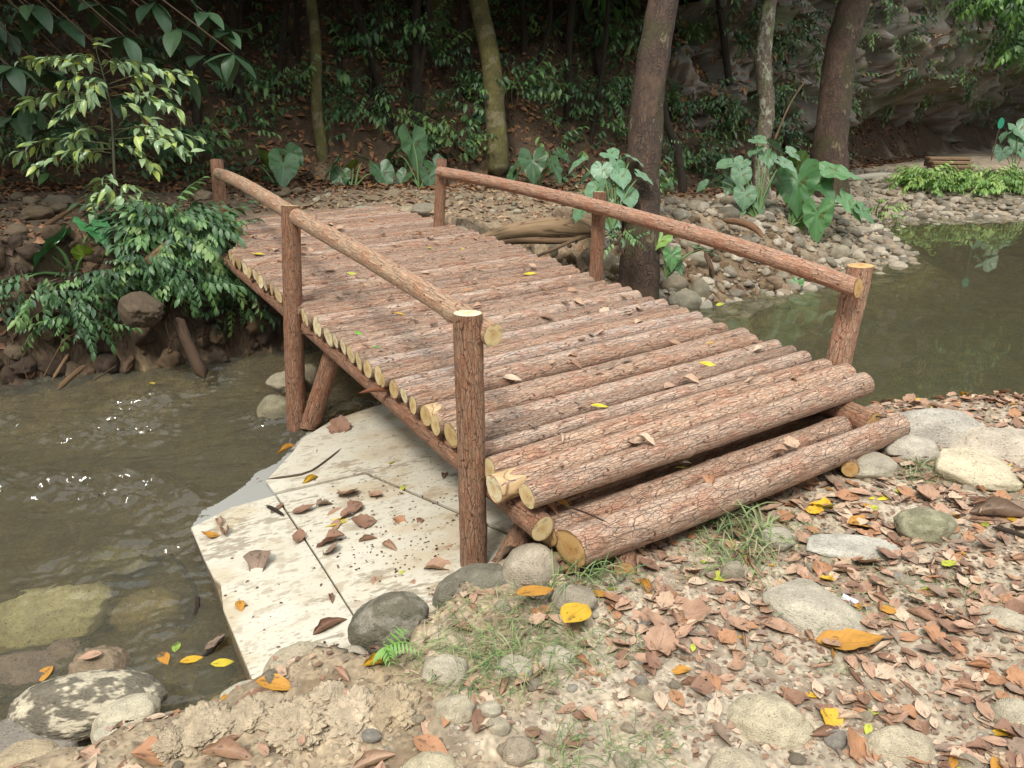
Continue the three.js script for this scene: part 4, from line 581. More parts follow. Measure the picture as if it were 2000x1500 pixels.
// ---- grass on the near bank
{
  const blade = (() => { const g = leafGeo({ B: 0.05, fold: 0.5, droop: 0.9, nt: 5, ns: 2, tip: 1.1 }); return g; })(), list = [];
  const tufts = [[1445, 1075, 60, 0.15], [1460, 1040, 34, 0.2], [1470, 1110, 40, 0.09], [980, 1240, 110, 0.08], [1060, 1230, 90, 0.08], [1140, 1260, 80, 0.07], [900, 1300, 80, 0.11], [960, 1300, 50, 0.08], [1060, 1320, 60, 0.09], [1100, 1140, 30, 0.16], [1170, 1130, 24, 0.17], [1620, 1190, 60, 0.08], [1890, 1160, 50, 0.06], [1790, 920, 70, 0.08], [1830, 930, 40, 0.1], [1970, 960, 60, 0.06], [1080, 1460, 30, 0.05], [1150, 1480, 36, 0.08], [1260, 1450, 36, 0.06], [1240, 1480, 30, 0.06], [1660, 1110, 40, 0.05], [1780, 1150, 30, 0.05], [1640, 1310, 20, 0.05], [1540, 1040, 50, 0.07], [1380, 1110, 40, 0.08], [1395, 1030, 26, 0.1]];
  for (const [x, y, n, len] of tufts) { const c = landHit(x, y); for (let i = 0; i < n * 1.8; i++) { const a = rr(0, 6.28), q = 0.17 * Math.sqrt(R()) * (n / 90 + 0.3), px = c.x + Math.cos(a) * q, pz = c.z + Math.sin(a) * q * 0.8; if (inPoly(px, pz, slabPoly)) continue; list.push({ p: V(px, land(px, pz) - 0.003, pz), q: quatY(V(rr(-0.2, 0.2), 1, rr(-0.2, 0.2)), rr(0, 6.28)).multiply(euler(-rr(0.6, 1.45), 0, 0)), s: V(len * rr(0.5, 0.95), len, len * rr(0.6, 1.6)), c: col(pick(['#7b9458', '#8aa561', '#69844a', '#9aa86f', '#b0ab86', '#5d7a45'])) }); } }
  scatter('grass', blade, leafMat('#ffffff', leafTex, 0.6, 0.35), list, null, 'short green grass tufts between the stones of the near bank', 'grass');
}
// ---------------------------------------------------------------- plants
const outlineArum = table([[0, 0.80], [0.12, 0.66], [0.35, 0.53], [0.7, 0.45], [1.2, 0.43], [1.8, 0.46], [2.35, 0.52], [2.75, 0.46], [2.98, 0.24], [3.1416, 0.07]]);
const outlineHeart = table([[0, 0.66], [0.12, 0.57], [0.4, 0.50], [0.9, 0.47], [1.6, 0.46], [2.3, 0.45], [2.8, 0.36], [3.02, 0.2], [3.1416, 0.10]]);
function heartGeo(outline, cup, droop, wave, seed, notch = true) {
  const na = 44, nr = 5, pos = [], uv = [], idx = []; pos.push(0, 0, 0); uv.push(0.5, 0.5);
  for (let j = 1; j <= nr; j++) for (let i = 0; i < na; i++) {
    const a = (i / na) * Math.PI * 2 - Math.PI + 0.0001, k = j / nr, r = outline(Math.abs(a)) * k * (1 + 0.03 * wave * Math.sin(a * 9 + seed)), x = Math.sin(a) * r, z = Math.cos(a) * r;
    const y = cup * Math.abs(x) * 0.8 - droop * z * Math.abs(z) * 0.7 + 0.03 * wave * k * k * Math.sin(a * 7 + seed) + 0.015 * wave * n2(x * 6 + seed, z * 6); pos.push(x, y, z); uv.push(0.5 + x * 0.6, 0.5 + z * 0.6);
  }
  for (let i = 0; i < na; i++) { const i2 = (i + 1) % na; if (i === na - 1 && notch) continue; idx.push(0, 1 + i, 1 + i2); for (let j = 1; j < nr; j++) { const a = 1 + (j - 1) * na + i, b = 1 + (j - 1) * na + i2, c = a + na, d = b + na; idx.push(a, c, d, a, d, b); } }
  const g = new THREE.BufferGeometry(); g.setAttribute('position', new THREE.Float32BufferAttribute(pos, 3)); g.setAttribute('uv', new THREE.Float32BufferAttribute(uv, 2)); g.setIndex(idx); g.computeVertexNormals(); return g;
}
const arumGeos = [0, 1, 2, 3].map(i => heartGeo(outlineArum, [0.25, 0.1, 0.45, 0.15][i], [0.3, 0.6, 0.2, 0.1][i], 1, i * 2.2)), heartGeos = [0, 1, 2].map(i => heartGeo(outlineHeart, [0.15, 0.25, 0.05][i], [0.25, 0.45, 0.6][i], 0.7, i * 3.1));
const stemMat = std({ color: col('#56713f'), roughness: 0.6 }), woodyMat = std({ color: col('#5b4a39'), roughness: 0.9 });
function heartPlant(name, label, category, group, root, leaves, geos, tints, dFix, rough = 0.45) {
  const base = root, g = thing(name, label, category, group, base.toArray()), d0 = depthOf(base);
  for (const [px, py, len, yaw, pitch, dd = 0, ti = 0, gi] of leaves) {
    const p = at(px, py, d0 + dd).sub(base), s = len * (d0 + dd) / FOCAL / 1.2, q = euler(pitch + rr(-0.12, 0.12), yaw + rr(-0.15, 0.15), rr(-0.45, 0.45));
    const m = part('leaf', geos[gi ?? Math.floor(rr(0, geos.length))], leafMat(tints[ti % tints.length], arumTex, rough, 0.28), g); m.position.copy(p); m.quaternion.copy(q); m.scale.setScalar(s);
    const mid = p.clone().multiplyScalar(0.55).add(V(0, 0.16 * p.length(), 0)); part('stalk', tube([V(rr(-0.03, 0.03), -0.02, rr(-0.03, 0.03)), mid, p.clone().add(V(0, 0.0, 0))], [0.012, 0.009, 0.005].map(r => r * (0.6 + len / 90)), 6), stemMat, g);
  }
  return g;
}
const AR = ['#4f7d4c', '#5d8c55', '#7da350'], AR2 = ['#6f9676', '#7da383', '#628c68'], ARd = ['#476b45', '#527a4d', '#87a548'];
heartPlant('arum_plant', 'elephant-ear arum with four leaves behind the left handrail', 'plant', 'arum plants along the foot of the wooded hill', landHit(545, 366), [[490, 320, 88, -1.7, 0.25, 0, 0, 1], [522, 318, 62, -0.4, -0.9, 0, 2, 2], [565, 300, 66, 0.9, 0.5, 0.1], [553, 322, 80, 0.15, 1.05, -0.1, 1, 0]], arumGeos, ARd);
heartPlant('arum_plant', 'low arum with ragged leaves between the two handrails', 'plant', 'arum plants along the foot of the wooded hill', landHit(690, 366), [[655, 322, 66, -0.9, 0.7], [714, 312, 74, 1.2, 0.35, 0.1, 0], [745, 338, 66, 0.8, 0.9, 0, 0], [665, 345, 56, -0.3, 1.0], [690, 325, 44, 0.4, -0.7, 0.1, 2]], arumGeos, ARd);
heartPlant('arum_plant', 'arum with one tall upright leaf left of the far right post', 'plant', 'arum plants along the foot of the wooded hill', landHit(822, 368), [[806, 278, 96, 0.5, 1.25, 0, 1, 3], [770, 300, 70, -1.2, 0.6, 0.3], [850, 325, 60, 0.9, 0.6, 0.2], [838, 345, 54, 0.2, 1.0], [790, 345, 44, -0.8, 0.7]], arumGeos, ARd);
heartPlant('arum_plant', 'arum with a narrow folded leaf behind the right handrail', 'plant', 'arum plants along the foot of the wooded hill', landHit(1048, 372), [[1018, 316, 52, -1.0, 0.7], [1040, 315, 74, 0.2, 1.2, -0.1, 0, 2], [1078, 322, 66, 0.8, 0.9], [1008, 342, 54, -0.9, 0.9], [1095, 300, 40, 1.2, 0.3, 0.4]], arumGeos, ARd);
heartPlant('heart_leaf_shrub', 'shrub with pale heart-shaped leaves in front of the big scaly tree', 'shrub', 'heart-leaved shrubs on the far bank', at(1196, 452, 6.75), [[1135, 318, 58, -1.3, 0.5, 0.1], [1175, 330, 56, -0.3, 0.9], [1190, 300, 50, 0.5, 0.2, 0.2], [1233, 308, 54, 1.2, 0.4, 0.1], [1210, 342, 62, 0.4, 0.8], [1252, 342, 56, 1.4, 0.4], [1118, 366, 56, -1.4, 0.4], [1165, 368, 64, -0.4, 0.9, -0.1], [1224, 380, 62, 0.6, 0.85], [1192, 402, 52, 0, 1.1], [1135, 412, 50, -0.9, 0.8], [1196, 438, 44, 0.3, 1.0], [1150, 342, 46, -1.0, 0.5, 0.2], [1205, 318, 46, 0.1, 0.5, 0.1, 2]], heartGeos, AR2);
heartPlant('heart_leaf_shrub', 'taller heart-leaved shrub beside the big-leaved arum on the cobble bank', 'shrub', 'heart-leaved shrubs on the far bank', landHit(1478, 428), [[1422, 320, 52, -1.4, 0.3], [1450, 316, 44, -0.6, 0.6], [1400, 352, 50, -1.5, 0.5], [1448, 338, 56, -0.2, 1.0, -0.1], [1455, 378, 62, -0.2, 1.05, -0.1], [1478, 272, 44, 0.6, 0.15], [1478, 292, 46, -0.9, 0.3], [1508, 284, 50, 1.2, 0.35], [1495, 304, 58, 0.3, 0.7], [1528, 318, 60, 0.9, 0.5], [1482, 398, 48, 0.6, 1.0], [1378, 362, 40, -1.5, 0.5, 0.1], [1440, 415, 46, -0.4, 1.0], [1545, 300, 50, 1.3, 0.4, 0.2], [1430, 360, 50, -0.9, 0.8, 0.2], [1515, 345, 50, 0.9, 0.8, 0.1]], heartGeos, ['#6d9071', '#7a9e7b', '#5f8863']);
heartPlant('arum_plant', 'big-leaved arum growing from the cobbles beside the pool', 'plant', 'arum plants on the cobble bank', landHit(1546, 440), [[1558, 352, 112, -0.1, 1.2, -0.15, 0, 0], [1596, 418, 92, 0.2, 1.3, -0.2, 1, 3], [1628, 336, 104, 1.5, 0.1, 0, 1, 1], [1597, 352, 84, 0.9, 0.6, 0, 0, 0], [1556, 325, 80, -0.3, -0.9, 0.1, 2, 2], [1655, 398, 80, 1.1, 0.6, -0.1, 1, 1], [1567, 418, 56, -0.3, 1.2, 0, 2], [1535, 345, 66, -1.0, 0.8, 0.1], [1682, 412, 56, 1.2, 0.7, -0.1, 0]], arumGeos, AR);
heartPlant('arum_plant', 'small arum beside the mossy foot of the big scaly tree', 'plant', 'arum plants on the cobble bank', at(1303, 540, 6.9), [[1312, 498, 50, 0.1, 1.25, -0.1, 1, 0], [1290, 468, 56, -0.8, 0.5, 0, 2, 2], [1372, 488, 66, 1.5, 0.15, 0, 1, 1], [1325, 520, 30, 0.6, 0.9]], arumGeos, AR);
heartPlant('arum_plant', 'large glossy arum among leaf litter on the left bank', 'plant', 'arum plants on the left bank', landHit(150, 540), [[105, 478, 128, -1.1, 0.6, -0.12, 0, 1], [182, 446, 88, 0.9, 0.35, -0.05, 0, 0], [164, 500, 64, 0.5, -1.0, -0.1, 2, 2], [25, 560, 60, -1, 0.7, -0.2, 0], [15, 475, 44, -0.4, 0.8, -0.1, 0]], arumGeos, ['#4b8a58', '#57955f', '#9cbc4a'], 0, 0.3);
heartPlant('arum_plant', 'arum with round leaves beside the steps under the cliff', 'plant', 'arum plants under the cliff', landHit(1978, 352), [[1957, 296, 46, -0.6, 0.7], [1988, 252, 50, 0.3, 0.8], [1985, 275, 40, -0.2, 0.9], [1998, 300, 44, 0.6, 0.6], [1965, 262, 36, -1.0, 0.6]], arumGeos, AR2);
heartPlant('arum_plant', 'single arum leaf standing in the shallow water beside the cobbles', 'plant', 'arum plants on the cobble bank', atY(1552, 572, W - 0.02), [[1557, 553, 34, -0.6, 0.9, 0, 1]], arumGeos, AR);

// ---- foliage of small leaves: a bush shape filled with twigs of leaves
const smallLeaf = leafGeo({ B: 0.40, fold: 0.25, droop: 0.35, nt: 3, ns: 2 });
function sprig(n, len, spread, leafLen, seed) {                       // a twig with alternate leaves, as one geometry
  const r = rngOf(seed), gs = [], m = new THREE.Matrix4();
  for (let i = 0; i < n; i++) { const t = (i + 0.6) / n, side = i % 2 ? 1 : -1, q = euler(0.35 + 0.5 * r(), side * (0.9 + 0.4 * r()) * (1 - t * 0.6), 0.25 * (r() - 0.5)), s = leafLen * (0.75 + 0.4 * r()); m.compose(V(0, spread * (t * t) * -0.4 + 0.02 * r(), t * len), q, V(s, s, s)); gs.push(smallLeaf.clone().applyMatrix4(m)); }
  gs.push(tubeThin([V(0, 0, 0), V(0, -spread * 0.1, len * 0.6), V(0, -spread * 0.4, len)], 0.006 * len + 0.0015)); return mergeGeometries(gs);
}
function tubeThin(pts, r) { const c = new THREE.CatmullRomCurve3(pts); const g = new THREE.TubeGeometry(c, 4, r, 4); return g.index ? g : g; }
const sprigs = [1, 2, 3].map(s => sprig(9, 0.34, 0.2, 0.115, s)), broadSprigs = [4, 5].map(s => sprig(7, 0.5, 0.25, 0.2, s));
function bush(name, label, category, group, p, rx, ry, rz, n, tints, kinds = sprigs, scale = 1, hang = 0, stem = true) {
  const g = thing(name, label, category, group, p.toArray()), list = kinds.map(() => []);
  for (let i = 0; i < n; i++) { const a = rr(0, 6.28), e = Math.asin(rr(-0.25, 1)), k = Math.pow(R(), 0.35) * (0.85 + 0.3 * n3(Math.cos(a) * 1.5 + p.x, e * 1.5, Math.sin(a) * 1.5 + p.z)), v = V(Math.cos(a) * Math.cos(e) * rx * k, ry * (0.35 + 0.75 * Math.sin(e) * k), Math.sin(a) * Math.cos(e) * rz * k); const q = euler(rr(-0.8, 0.7) + hang, Math.atan2(v.x, v.z) + rr(-0.7, 0.7), rr(-0.4, 0.4)); list[i % kinds.length].push({ p: v, q, s: scale * rr(0.5, 1.4), c: col(pick(tints)) }); }
  kinds.forEach((k, i) => scatter('foliage', k, leafMat('#ffffff', leafTex, 0.5, 0.3), list[i], g));
  if (stem) for (let i = 0; i < 5; i++) part('stem', tube([V(rr(-0.05, 0.05), -0.1, rr(-0.05, 0.05)), V(rr(-0.3, 0.3) * rx, ry * 0.4, rr(-0.3, 0.3) * rz), V(rr(-0.6, 0.6) * rx, ry * 0.85, rr(-0.6, 0.6) * rz)], [0.014, 0.010, 0.005], 5), woodyMat, g);
  return g;
}
const G1 = ['#5a8350', '#4c7546', '#6f9a58', '#436a3e', '#7fa05a', '#3f6440'], G2 = ['#8db35a', '#7fa650', '#a3c268', '#6f9a4c'], GD = G1;
bush('leafy_shrub', 'dense glossy shrub beside the far left post', 'shrub', 'shrubs hanging over the left bank', at(345, 490, 6.1), 0.50, 0.40, 0.4, 190, G1, sprigs, 0.74);
bush('leafy_shrub', 'glossy shrub trailing over the bank under the deck edge', 'shrub', 'shrubs hanging over the left bank', at(395, 565, 5.9), 0.45, 0.28, 0.35, 150, G1, sprigs, 0.58, 0.6);
bush('leafy_shrub', 'glossy shrub at the foot of the pale green sapling', 'shrub', 'shrubs hanging over the left bank', at(235, 570, 5.85), 0.42, 0.26, 0.3, 110, G1, sprigs, 0.55, 0.4);
bush('leafy_shrub', 'shrub below the large glossy arum', 'shrub', 'shrubs hanging over the left bank', landHit(90, 600), 0.45, 0.26, 0.3, 90, G1, sprigs, 0.6, 0.3);
bush('leafy_shrub', 'small shrub over the cut bank beside the stub of wood', 'shrub', 'shrubs hanging over the left bank', at(300, 535, 5.75), 0.4, 0.25, 0.25, 110, G1, sprigs, 0.55, 0.3);
bush('fern_bush', 'bright green bush on the cobbles left of the steps', 'shrub', 'bright bushes on the far cobble bank', landHit(1802, 374), 0.62, 0.46, 0.45, 240, G2, sprigs, 0.8);
bush('fern_bush', 'wider bright green bush in front of the steps', 'shrub', 'bright bushes on the far cobble bank', landHit(1928, 376), 0.75, 0.46, 0.45, 260, G2, sprigs, 0.8);
bush('fern_bush', 'thin tall weed at the tip of the cobble bank', 'plant', null, landHit(1720, 440), 0.35, 0.5, 0.3, 26, G2, sprigs, 0.6);
bush('leafy_shrub', 'small leafy plant growing beside the middle right post', 'plant', null, at(1215, 480, 6.5), 0.2, 0.16, 0.2, 14, G1, sprigs, 0.4);

// ---- the pale green sapling on the left bank
{
  const base = at(236, 505, 5.95), d = 5.95, g = thing('sapling', 'slender sapling with pale green drooping leaves on the left bank', 'tree', null, base.toArray()), loc = (x, y, dd = 0) => at(x, y, d + dd).sub(base);
  const stem = [loc(236, 505), loc(226, 400), loc(222, 300), loc(216, 210), loc(200, 140), loc(188, 100)], sc = new THREE.CatmullRomCurve3(stem);
  part('stem', tube(stem, [0.017, 0.015, 0.012, 0.010, 0.006, 0.004], 8, 1, 1, 0.1), std({ color: col('#3a3a26'), roughness: 0.8 }), g);
  const lg = [0, 1, 2].map(i => leafGeo({ B: 0.36, fold: 0.25, droop: [0.35, 0.6, 0.2][i], twist: [0.2, -0.3, 0][i], nt: 6, ns: 4, tip: 1.9, stalk: 0.08 })), tints = ['#94b182', '#a3bf8e', '#84a173', '#b0cb84', '#bfd270', '#a0bd94'].map(h => leafMat(h, leafTex, 0.32, 0.3));
  const br = [[0.78, 45, 118, -0.1], [0.8, 95, 122, 0.2], [0.66, 38, 208, 0.05], [0.7, 120, 165, -0.2], [0.86, 130, 120, 0.1], [0.97, 190, 92, 0], [0.9, 160, 140, -0.15], [0.72, 378, 150, -0.05], [0.7, 345, 185, 0.2], [0.78, 300, 130, 0.15], [0.66, 345, 215, -0.25], [0.62, 110, 228, -0.2], [0.6, 300, 240, 0.1], [0.5, 385, 275, -0.05], [0.46, 375, 300, -0.2], [0.48, 320, 268, 0.2], [0.44, 300, 330, 0], [0.44, 25, 300, 0.0], [0.42, 60, 335, -0.15], [0.5, 130, 275, 0.2], [0.4, 150, 325, 0.1], [0.27, 290, 395, -0.1], [0.28, 170, 392, 0.1], [0.3, 205, 375, -0.2], [0.24, 265, 418, -0.2], [0.25, 180, 420, -0.1], [0.82, 250, 130, 0.2], [0.74, 180, 195, -0.25]];
  for (const [t, x, y, dd] of br) {
    const a = sc.getPoint(t), tip = loc(x, y, dd), mid = a.clone().lerp(tip, 0.55).add(V(0, 0.07, 0)), c = new THREE.CatmullRomCurve3([a, mid, tip]), len = c.getLength(), n = Math.max(5, Math.round(len / 0.027));
    part('branch', tube([a, mid, tip], [0.005, 0.0035, 0.002], 5), std({ color: col('#4a4a2c') }), g);
    for (let i = 0; i < n; i++) { const s = lerp(0.25, 1, (i + 0.7) / n), p = c.getPoint(Math.min(1, s)), tg = c.getTangent(Math.min(0.99, s)), yaw = Math.atan2(tg.x, tg.z) + (i % 2 ? 1 : -1) * rr(0.5, 1.1); const m = part('leaf', pick(lg), pick(tints), g); m.position.copy(p); m.quaternion.copy(euler(rr(-0.25, 0.95), yaw + rr(-0.4, 0.4), rr(-0.7, 0.7))); m.scale.setScalar(rr(0.075, 0.15)); m.position.add(V(rr(-0.02, 0.02), rr(-0.02, 0.02), rr(-0.05, 0.05))); }
  }
}
// ---- broad-leaved tree reaching in from the upper left
{
  const d = 6.9, root = V(-6.3, land(-6.3, -5.9), -5.9), g = thing('broad_leaved_tree', 'tree with whorls of broad dark green leaves overhanging the left bank', 'tree', null, root.toArray()), loc = (x, y, dd = 0) => at(x, y, d + dd).sub(root);
  part('trunk', tube([V(0, -0.2, 0), V(0.1, 1.2, 0), V(0.4, 2.6, -0.1), V(0.6, 4.6, -0.2)], [0.16, 0.13, 0.11, 0.07], 12, 1, 0.5, 0.1), std({ map: trunkTex.map, bumpMap: trunkTex.bumpMap, bumpScale: 0.01 }), g);
  const lg = [0, 1, 2].map(i => leafGeo({ B: 0.44, fold: 0.18, droop: [0.3, 0.5, 0.15][i], nt: 8, ns: 4, tip: 1.3, stalk: 0.06 })), tints = ['#41603f', '#4d6e4a', '#395739', '#56754e'].map(h => leafMat(h, leafTex, 0.45, 0.2));
  const whorls = [[245, 72, 0], [118, 38, 0.2], [20, 130, -0.2], [345, 55, 0.3], [455, 105, 0.1], [92, 140, 0.3], [170, 150, 0.4], [400, 25, 0.4], [300, 5, 0.2], [60, 10, 0], [200, 10, 0.3], [395, 110, 0.5], [10, 60, 0.4], [280, 110, 0.6], [-30, 30, 0.1], [150, -30, 0.2], [330, -30, 0.2], [440, 60, 0.7], [60, 210, 0.7], [130, 250, 0.8], [235, 190, 0.8], [300, 190, 0.7], [20, 230, 0.6], [350, 140, 0.8]];
  const hub = V(0.5, 3.4, -0.1);
  for (const [x, y, dd] of whorls) {
    const c = loc(x, y, dd), n = 5 + Math.floor(rr(0, 3)); part('branch', tube([hub, hub.clone().lerp(c, 0.5).add(V(0, 0.25, 0)), c.clone().add(V(-0.06, 0.05, 0)), c], [0.03, 0.02, 0.009, 0.006], 6), woodyMat, g);
    for (let i = 0; i < n; i++) { const m = part('leaf', pick(lg), pick(tints), g); m.position.copy(c); m.quaternion.copy(euler(rr(-0.05, 0.7), i / n * 6.28 + rr(-0.3, 0.3), rr(-0.2, 0.2))); m.scale.setScalar(rr(0.28, 0.42)); }
  }
}
// ---------------------------------------------------------------- trees: trunk by measured points, crown of leafy twigs high above the frame
const trunkMats = { scaly: std({ map: trunkTex.map, bumpMap: trunkTex.bumpMap, bumpScale: 0.02, color: col('#c6b7a6') }), mossy: std({ map: mossTrunkTex.map, bumpMap: mossTrunkTex.bumpMap, bumpScale: 0.008 }), dark: std({ map: trunkTex.map, bumpMap: trunkTex.bumpMap, bumpScale: 0.01, color: col('#8f8574') }), pale: std({ map: lichenTex.map, bumpMap: lichenTex.bumpMap, bumpScale: 0.015 }) };
const crownSprigs = [1, 2].map(s => sprig(8, 0.75, 0.3, 0.26, 20 + s)), CR = ['#4f7a35', '#5d8a3d', '#456b30', '#6f9a45', '#3d6230'];
function tree(name, label, group, base, pts, radii, mat, crown, o = {}) {
  const g = thing(name, label, 'tree', group, base.toArray()), P = pts.map(p => p.clone().sub(base));
  const n = o.nr || 20; part('trunk', tube(P, radii, n, o.u || 1, 0.5, o.rough ?? 0.12, 2.5), trunkMats[mat], g);
  if (o.roots) for (const [dx, dz, l] of o.roots) part('root', tube([V(0, 0.35, 0), V(dx * 0.45, 0.08, dz * 0.45), V(dx, land(base.x + dx, base.z + dz) - base.y + 0.01, dz), V(dx * 1.5, land(base.x + dx * 1.5, base.z + dz * 1.5) - base.y - 0.06, dz * 1.5)], [radii[0] * 0.7, radii[0] * 0.42, radii[0] * 0.25, 0.02], 10, 1, 0.5, 0.2), trunkMats[mat], g);
  if (crown) {
    const top = P[P.length - 1], lists = [[], []];
    for (const [cx, cy, cz, r, k] of crown) { const c = top.clone().add(V(cx, cy, cz)); part('limb', tube([top.clone().multiplyScalar(0.8), top.clone().lerp(c, 0.5).add(V(0, 0.3, 0)), c], [radii[radii.length - 1] * 0.8, 0.06, 0.02], 7), trunkMats[mat], g);
      for (let i = 0; i < k; i++) { const a = rr(0, 6.28), e = Math.asin(rr(-0.9, 1)), q = r * Math.pow(R(), 0.4) * (0.75 + 0.5 * n3(Math.cos(a) * 1.3 + c.x, e * 1.4, Math.sin(a) * 1.3 + c.z)); lists[i % 2].push({ p: c.clone().add(V(Math.cos(a) * Math.cos(e) * q, Math.sin(e) * q * 0.6, Math.sin(a) * Math.cos(e) * q)), q: euler(rr(-0.2, 0.8), rr(0, 6.28), rr(-0.4, 0.4)), s: rr(0.8, 1.5), c: col(pick(CR)) }); } }
    lists.forEach((l, i) => scatter('crown', crownSprigs[i], leafMat('#ffffff', leafTex, 0.55, 0.35), l, g));
  }
  return g;
}
const wide = (r, k, n = 5, y = 0) => { const a = []; for (let i = 0; i < n; i++) a.push([Math.cos(i * 2.4) * r * 0.8, y + rr(-0.6, 1.2), Math.sin(i * 2.4) * r * 0.7, r * 0.75, k]); return a; };
{
  let b = at(1252, 560, 6.95); b.y = land(b.x, b.z) - 0.25;
  tree('scaly_tree', 'big leaning tree with flaking scaly bark at the pool edge', 'large trees on the far bank', b, [b, at(1250, 500, 6.98), at(1252, 400, 7.05), at(1258, 300, 7.1), at(1270, 150, 7.2), at(1298, -10, 7.3), at(1335, -260, 7.5), at(1380, -600, 7.9)], [0.25, 0.18, 0.16, 0.15, 0.152, 0.155, 0.14, 0.11], 'scaly', [[-0.5, 1.6, -2.2, 2.0, 260], [1.6, 1.2, -1.8, 2.0, 240], [-2.2, 1.5, -2.6, 2.2, 260]], { roots: [[-0.35, 0.25], [0.25, 0.3], [-0.45, -0.05], [0.45, 0.05]], nr: 36, u: 1.1, rough: 0.16 });
  b = landHit(1628, 392); b.y -= 0.35; const d2 = depthOf(b);
  tree('scaly_tree', 'thick leaning tree with pale scarred bark behind the big-leaved arum', 'large trees on the far bank', b, [b, at(1620, 320, d2), at(1628, 220, d2 + 0.1), at(1642, 100, d2 + 0.2), at(1676, -20, d2 + 0.3), at(1720, -250, d2 + 0.5), at(1760, -600, d2 + 0.8)], [0.30, 0.25, 0.24, 0.25, 0.265, 0.22, 0.15], 'scaly', [[0, 1.5, -1.5, 2.4, 300], [2.4, 1.4, -1.4, 2.4, 300], [-2.2, 1.2, -2.0, 2.2, 260]], { nr: 32, u: 1.5 });
  b = landHit(1492, 392); b.y -= 0.2; const d3 = depthOf(b);
  tree('lichen_tree', 'crooked tree with pale lichen patches between the two thick trees', null, b, [b, at(1488, 300, d3), at(1498, 215, d3), at(1490, 120, d3), at(1500, 30, d3), at(1512, -60, d3 + 0.1), at(1530, -400, d3 + 0.4)], [0.13, 0.10, 0.115, 0.10, 0.11, 0.11, 0.07], 'pale', wide(2.0, 120, 3), { rough: 0.22, nr: 24 });
  b = landHit(975, 345); const d4 = depthOf(b);
  tree('mossy_tree', 'smooth curved tree trunk covered in green-brown moss behind the bridge', null, b, [b, at(974, 335, d4), at(966, 200, d4), at(957, 110, d4 + 0.1), at(938, 20, d4 + 0.2), at(925, -40, d4 + 0.3), at(915, -380, d4 + 0.8)], [0.155, 0.14, 0.135, 0.125, 0.115, 0.11, 0.07], 'mossy', wide(2.6, 170, 5), { rough: 0.06, nr: 24 });
  // thinner trunks up the slope
  const thin = [[632, 318, 605, -20, 22, 'pale moss-stained slim trunk behind the left handrail'], [492, 275, 458, 60, 14, 'slim dark trunk above the arum with four leaves'], [770, 262, 690, -10, 16, 'dark slanting sapling trunk on the slope'], [801, 258, 815, -10, 17, 'straight dark trunk standing close to a thinner twin'], [818, 262, 838, -10, 13, 'thinner straight trunk beside its twin'], [860, 120, 838, -30, 30, 'dark trunk high on the slope left of the mossy tree'], [1338, 380, 1300, 230, 16, 'thin crooked stem beside the big leaning tree'], [1540, 330, 1530, -10, 10, 'thin whippy stem behind the thick leaning tree'], [1590, 220, 1625, -20, 26, 'dark vine-wrapped trunk left of the thick leaning tree'], [380, 255, 400, -20, 16, 'slim trunk behind the broad dark leaves'], [1110, 240, 1120, -20, 14, 'slim dark trunk on the slope left of the big leaning tree'], [540, 200, 560, -20, 12, 'thin stem high on the slope above the left handrail'], [900, 220, 905, -30, 11, 'thin dark stem just left of the mossy tree'], [1180, 180, 1160, -20, 12, 'thin stem near the big leaning tree high on the slope'], [1440, 300, 1400, -30, 14, 'dark stem standing against the rock wall'], [720, 200, 740, -20, 9, 'whippy stem between the slanting sapling and the slim trunk'], [665, 150, 650, -20, 9, 'whippy stem high beside the pale slim trunk'], [1050, 200, 1075, -20, 9, 'whippy stem right of the mossy tree'], [1020, 120, 1010, -20, 12, 'dark stem high right of the mossy tree'], [440, 200, 470, -20, 9, 'whippy stem beside the broad dark leaves'], [585, 130, 575, -20, 10, 'dark stem high left of the pale slim trunk'], [1145, 300, 1190, -20, 9, 'whippy stem crossing behind the heart-leaved shrub']];
  for (const [x0, y0, x1, y1, w, label] of thin) { const p = landHit(x0, y0), d = depthOf(p), r = w * d / FOCAL / 2; const e = at(x1, y1, d + 0.2), f = e.clone().add(e.clone().sub(p).setY(Math.abs(e.y - p.y)).multiplyScalar(0.9)); f.y = Math.max(f.y, e.y + 2.2); tree('slim_tree', label, 'slim trees on the wooded slope', p, [p.clone().setY(p.y - 0.2), p.clone().lerp(e, 0.35).add(V(rr(-0.06, 0.06), 0, 0)), p.clone().lerp(e, 0.7).add(V(rr(-0.06, 0.06), 0, 0)), e, f], [r * 1.15, r, r * 0.95, r * 0.85, r * 0.6], w > 20 ? 'mossy' : 'dark', [[0, 1.0, 0, 1.8, 90], [rr(-1.2, 1.2), 0.5, rr(-1.0, 0.2), 1.6, 80]], { nr: 10 }); }
  // trees rooted above the frame that lean out over the foot of the slope: their low boughs shade the wooded bank
  for (const [i, x] of [-9.5, -7.4, -5.4, -3.6, -1.8, 0, 1.7, 3.2].entries()) { const zf = hillFoot(x), z0 = zf - 4.2, p = V(x, land(x, z0) - 0.2, z0), top = V(x + rr(-0.3, 0.3), Math.max(5.4, p.y + 1.6), zf - 1.6);
    const cr = []; for (let k = 0; k < 6; k++) { const zz = zf + [0.35, -0.9, 0.1, -1.6, 0.5, -0.4][k], y = [4.6, 4.5, 6.2, 5.9, 7.6, 8.6][k] + 0.12 * Math.max(0, -zz - 9.7) + rr(-0.1, 0.3); cr.push([x + rr(-0.9, 0.9) - top.x, y - top.y, zz - top.z, 1.5, 84]); }
    tree('bough_tree', 'leaning tree whose low leafy boughs shade the foot of the wooded slope', 'leaning trees above the wooded bank', p, [p, p.clone().lerp(top, 0.5).add(V(0, 0.5, 0)), top], [0.16, 0.13, 0.09], 'dark', cr, { nr: 10 }); }
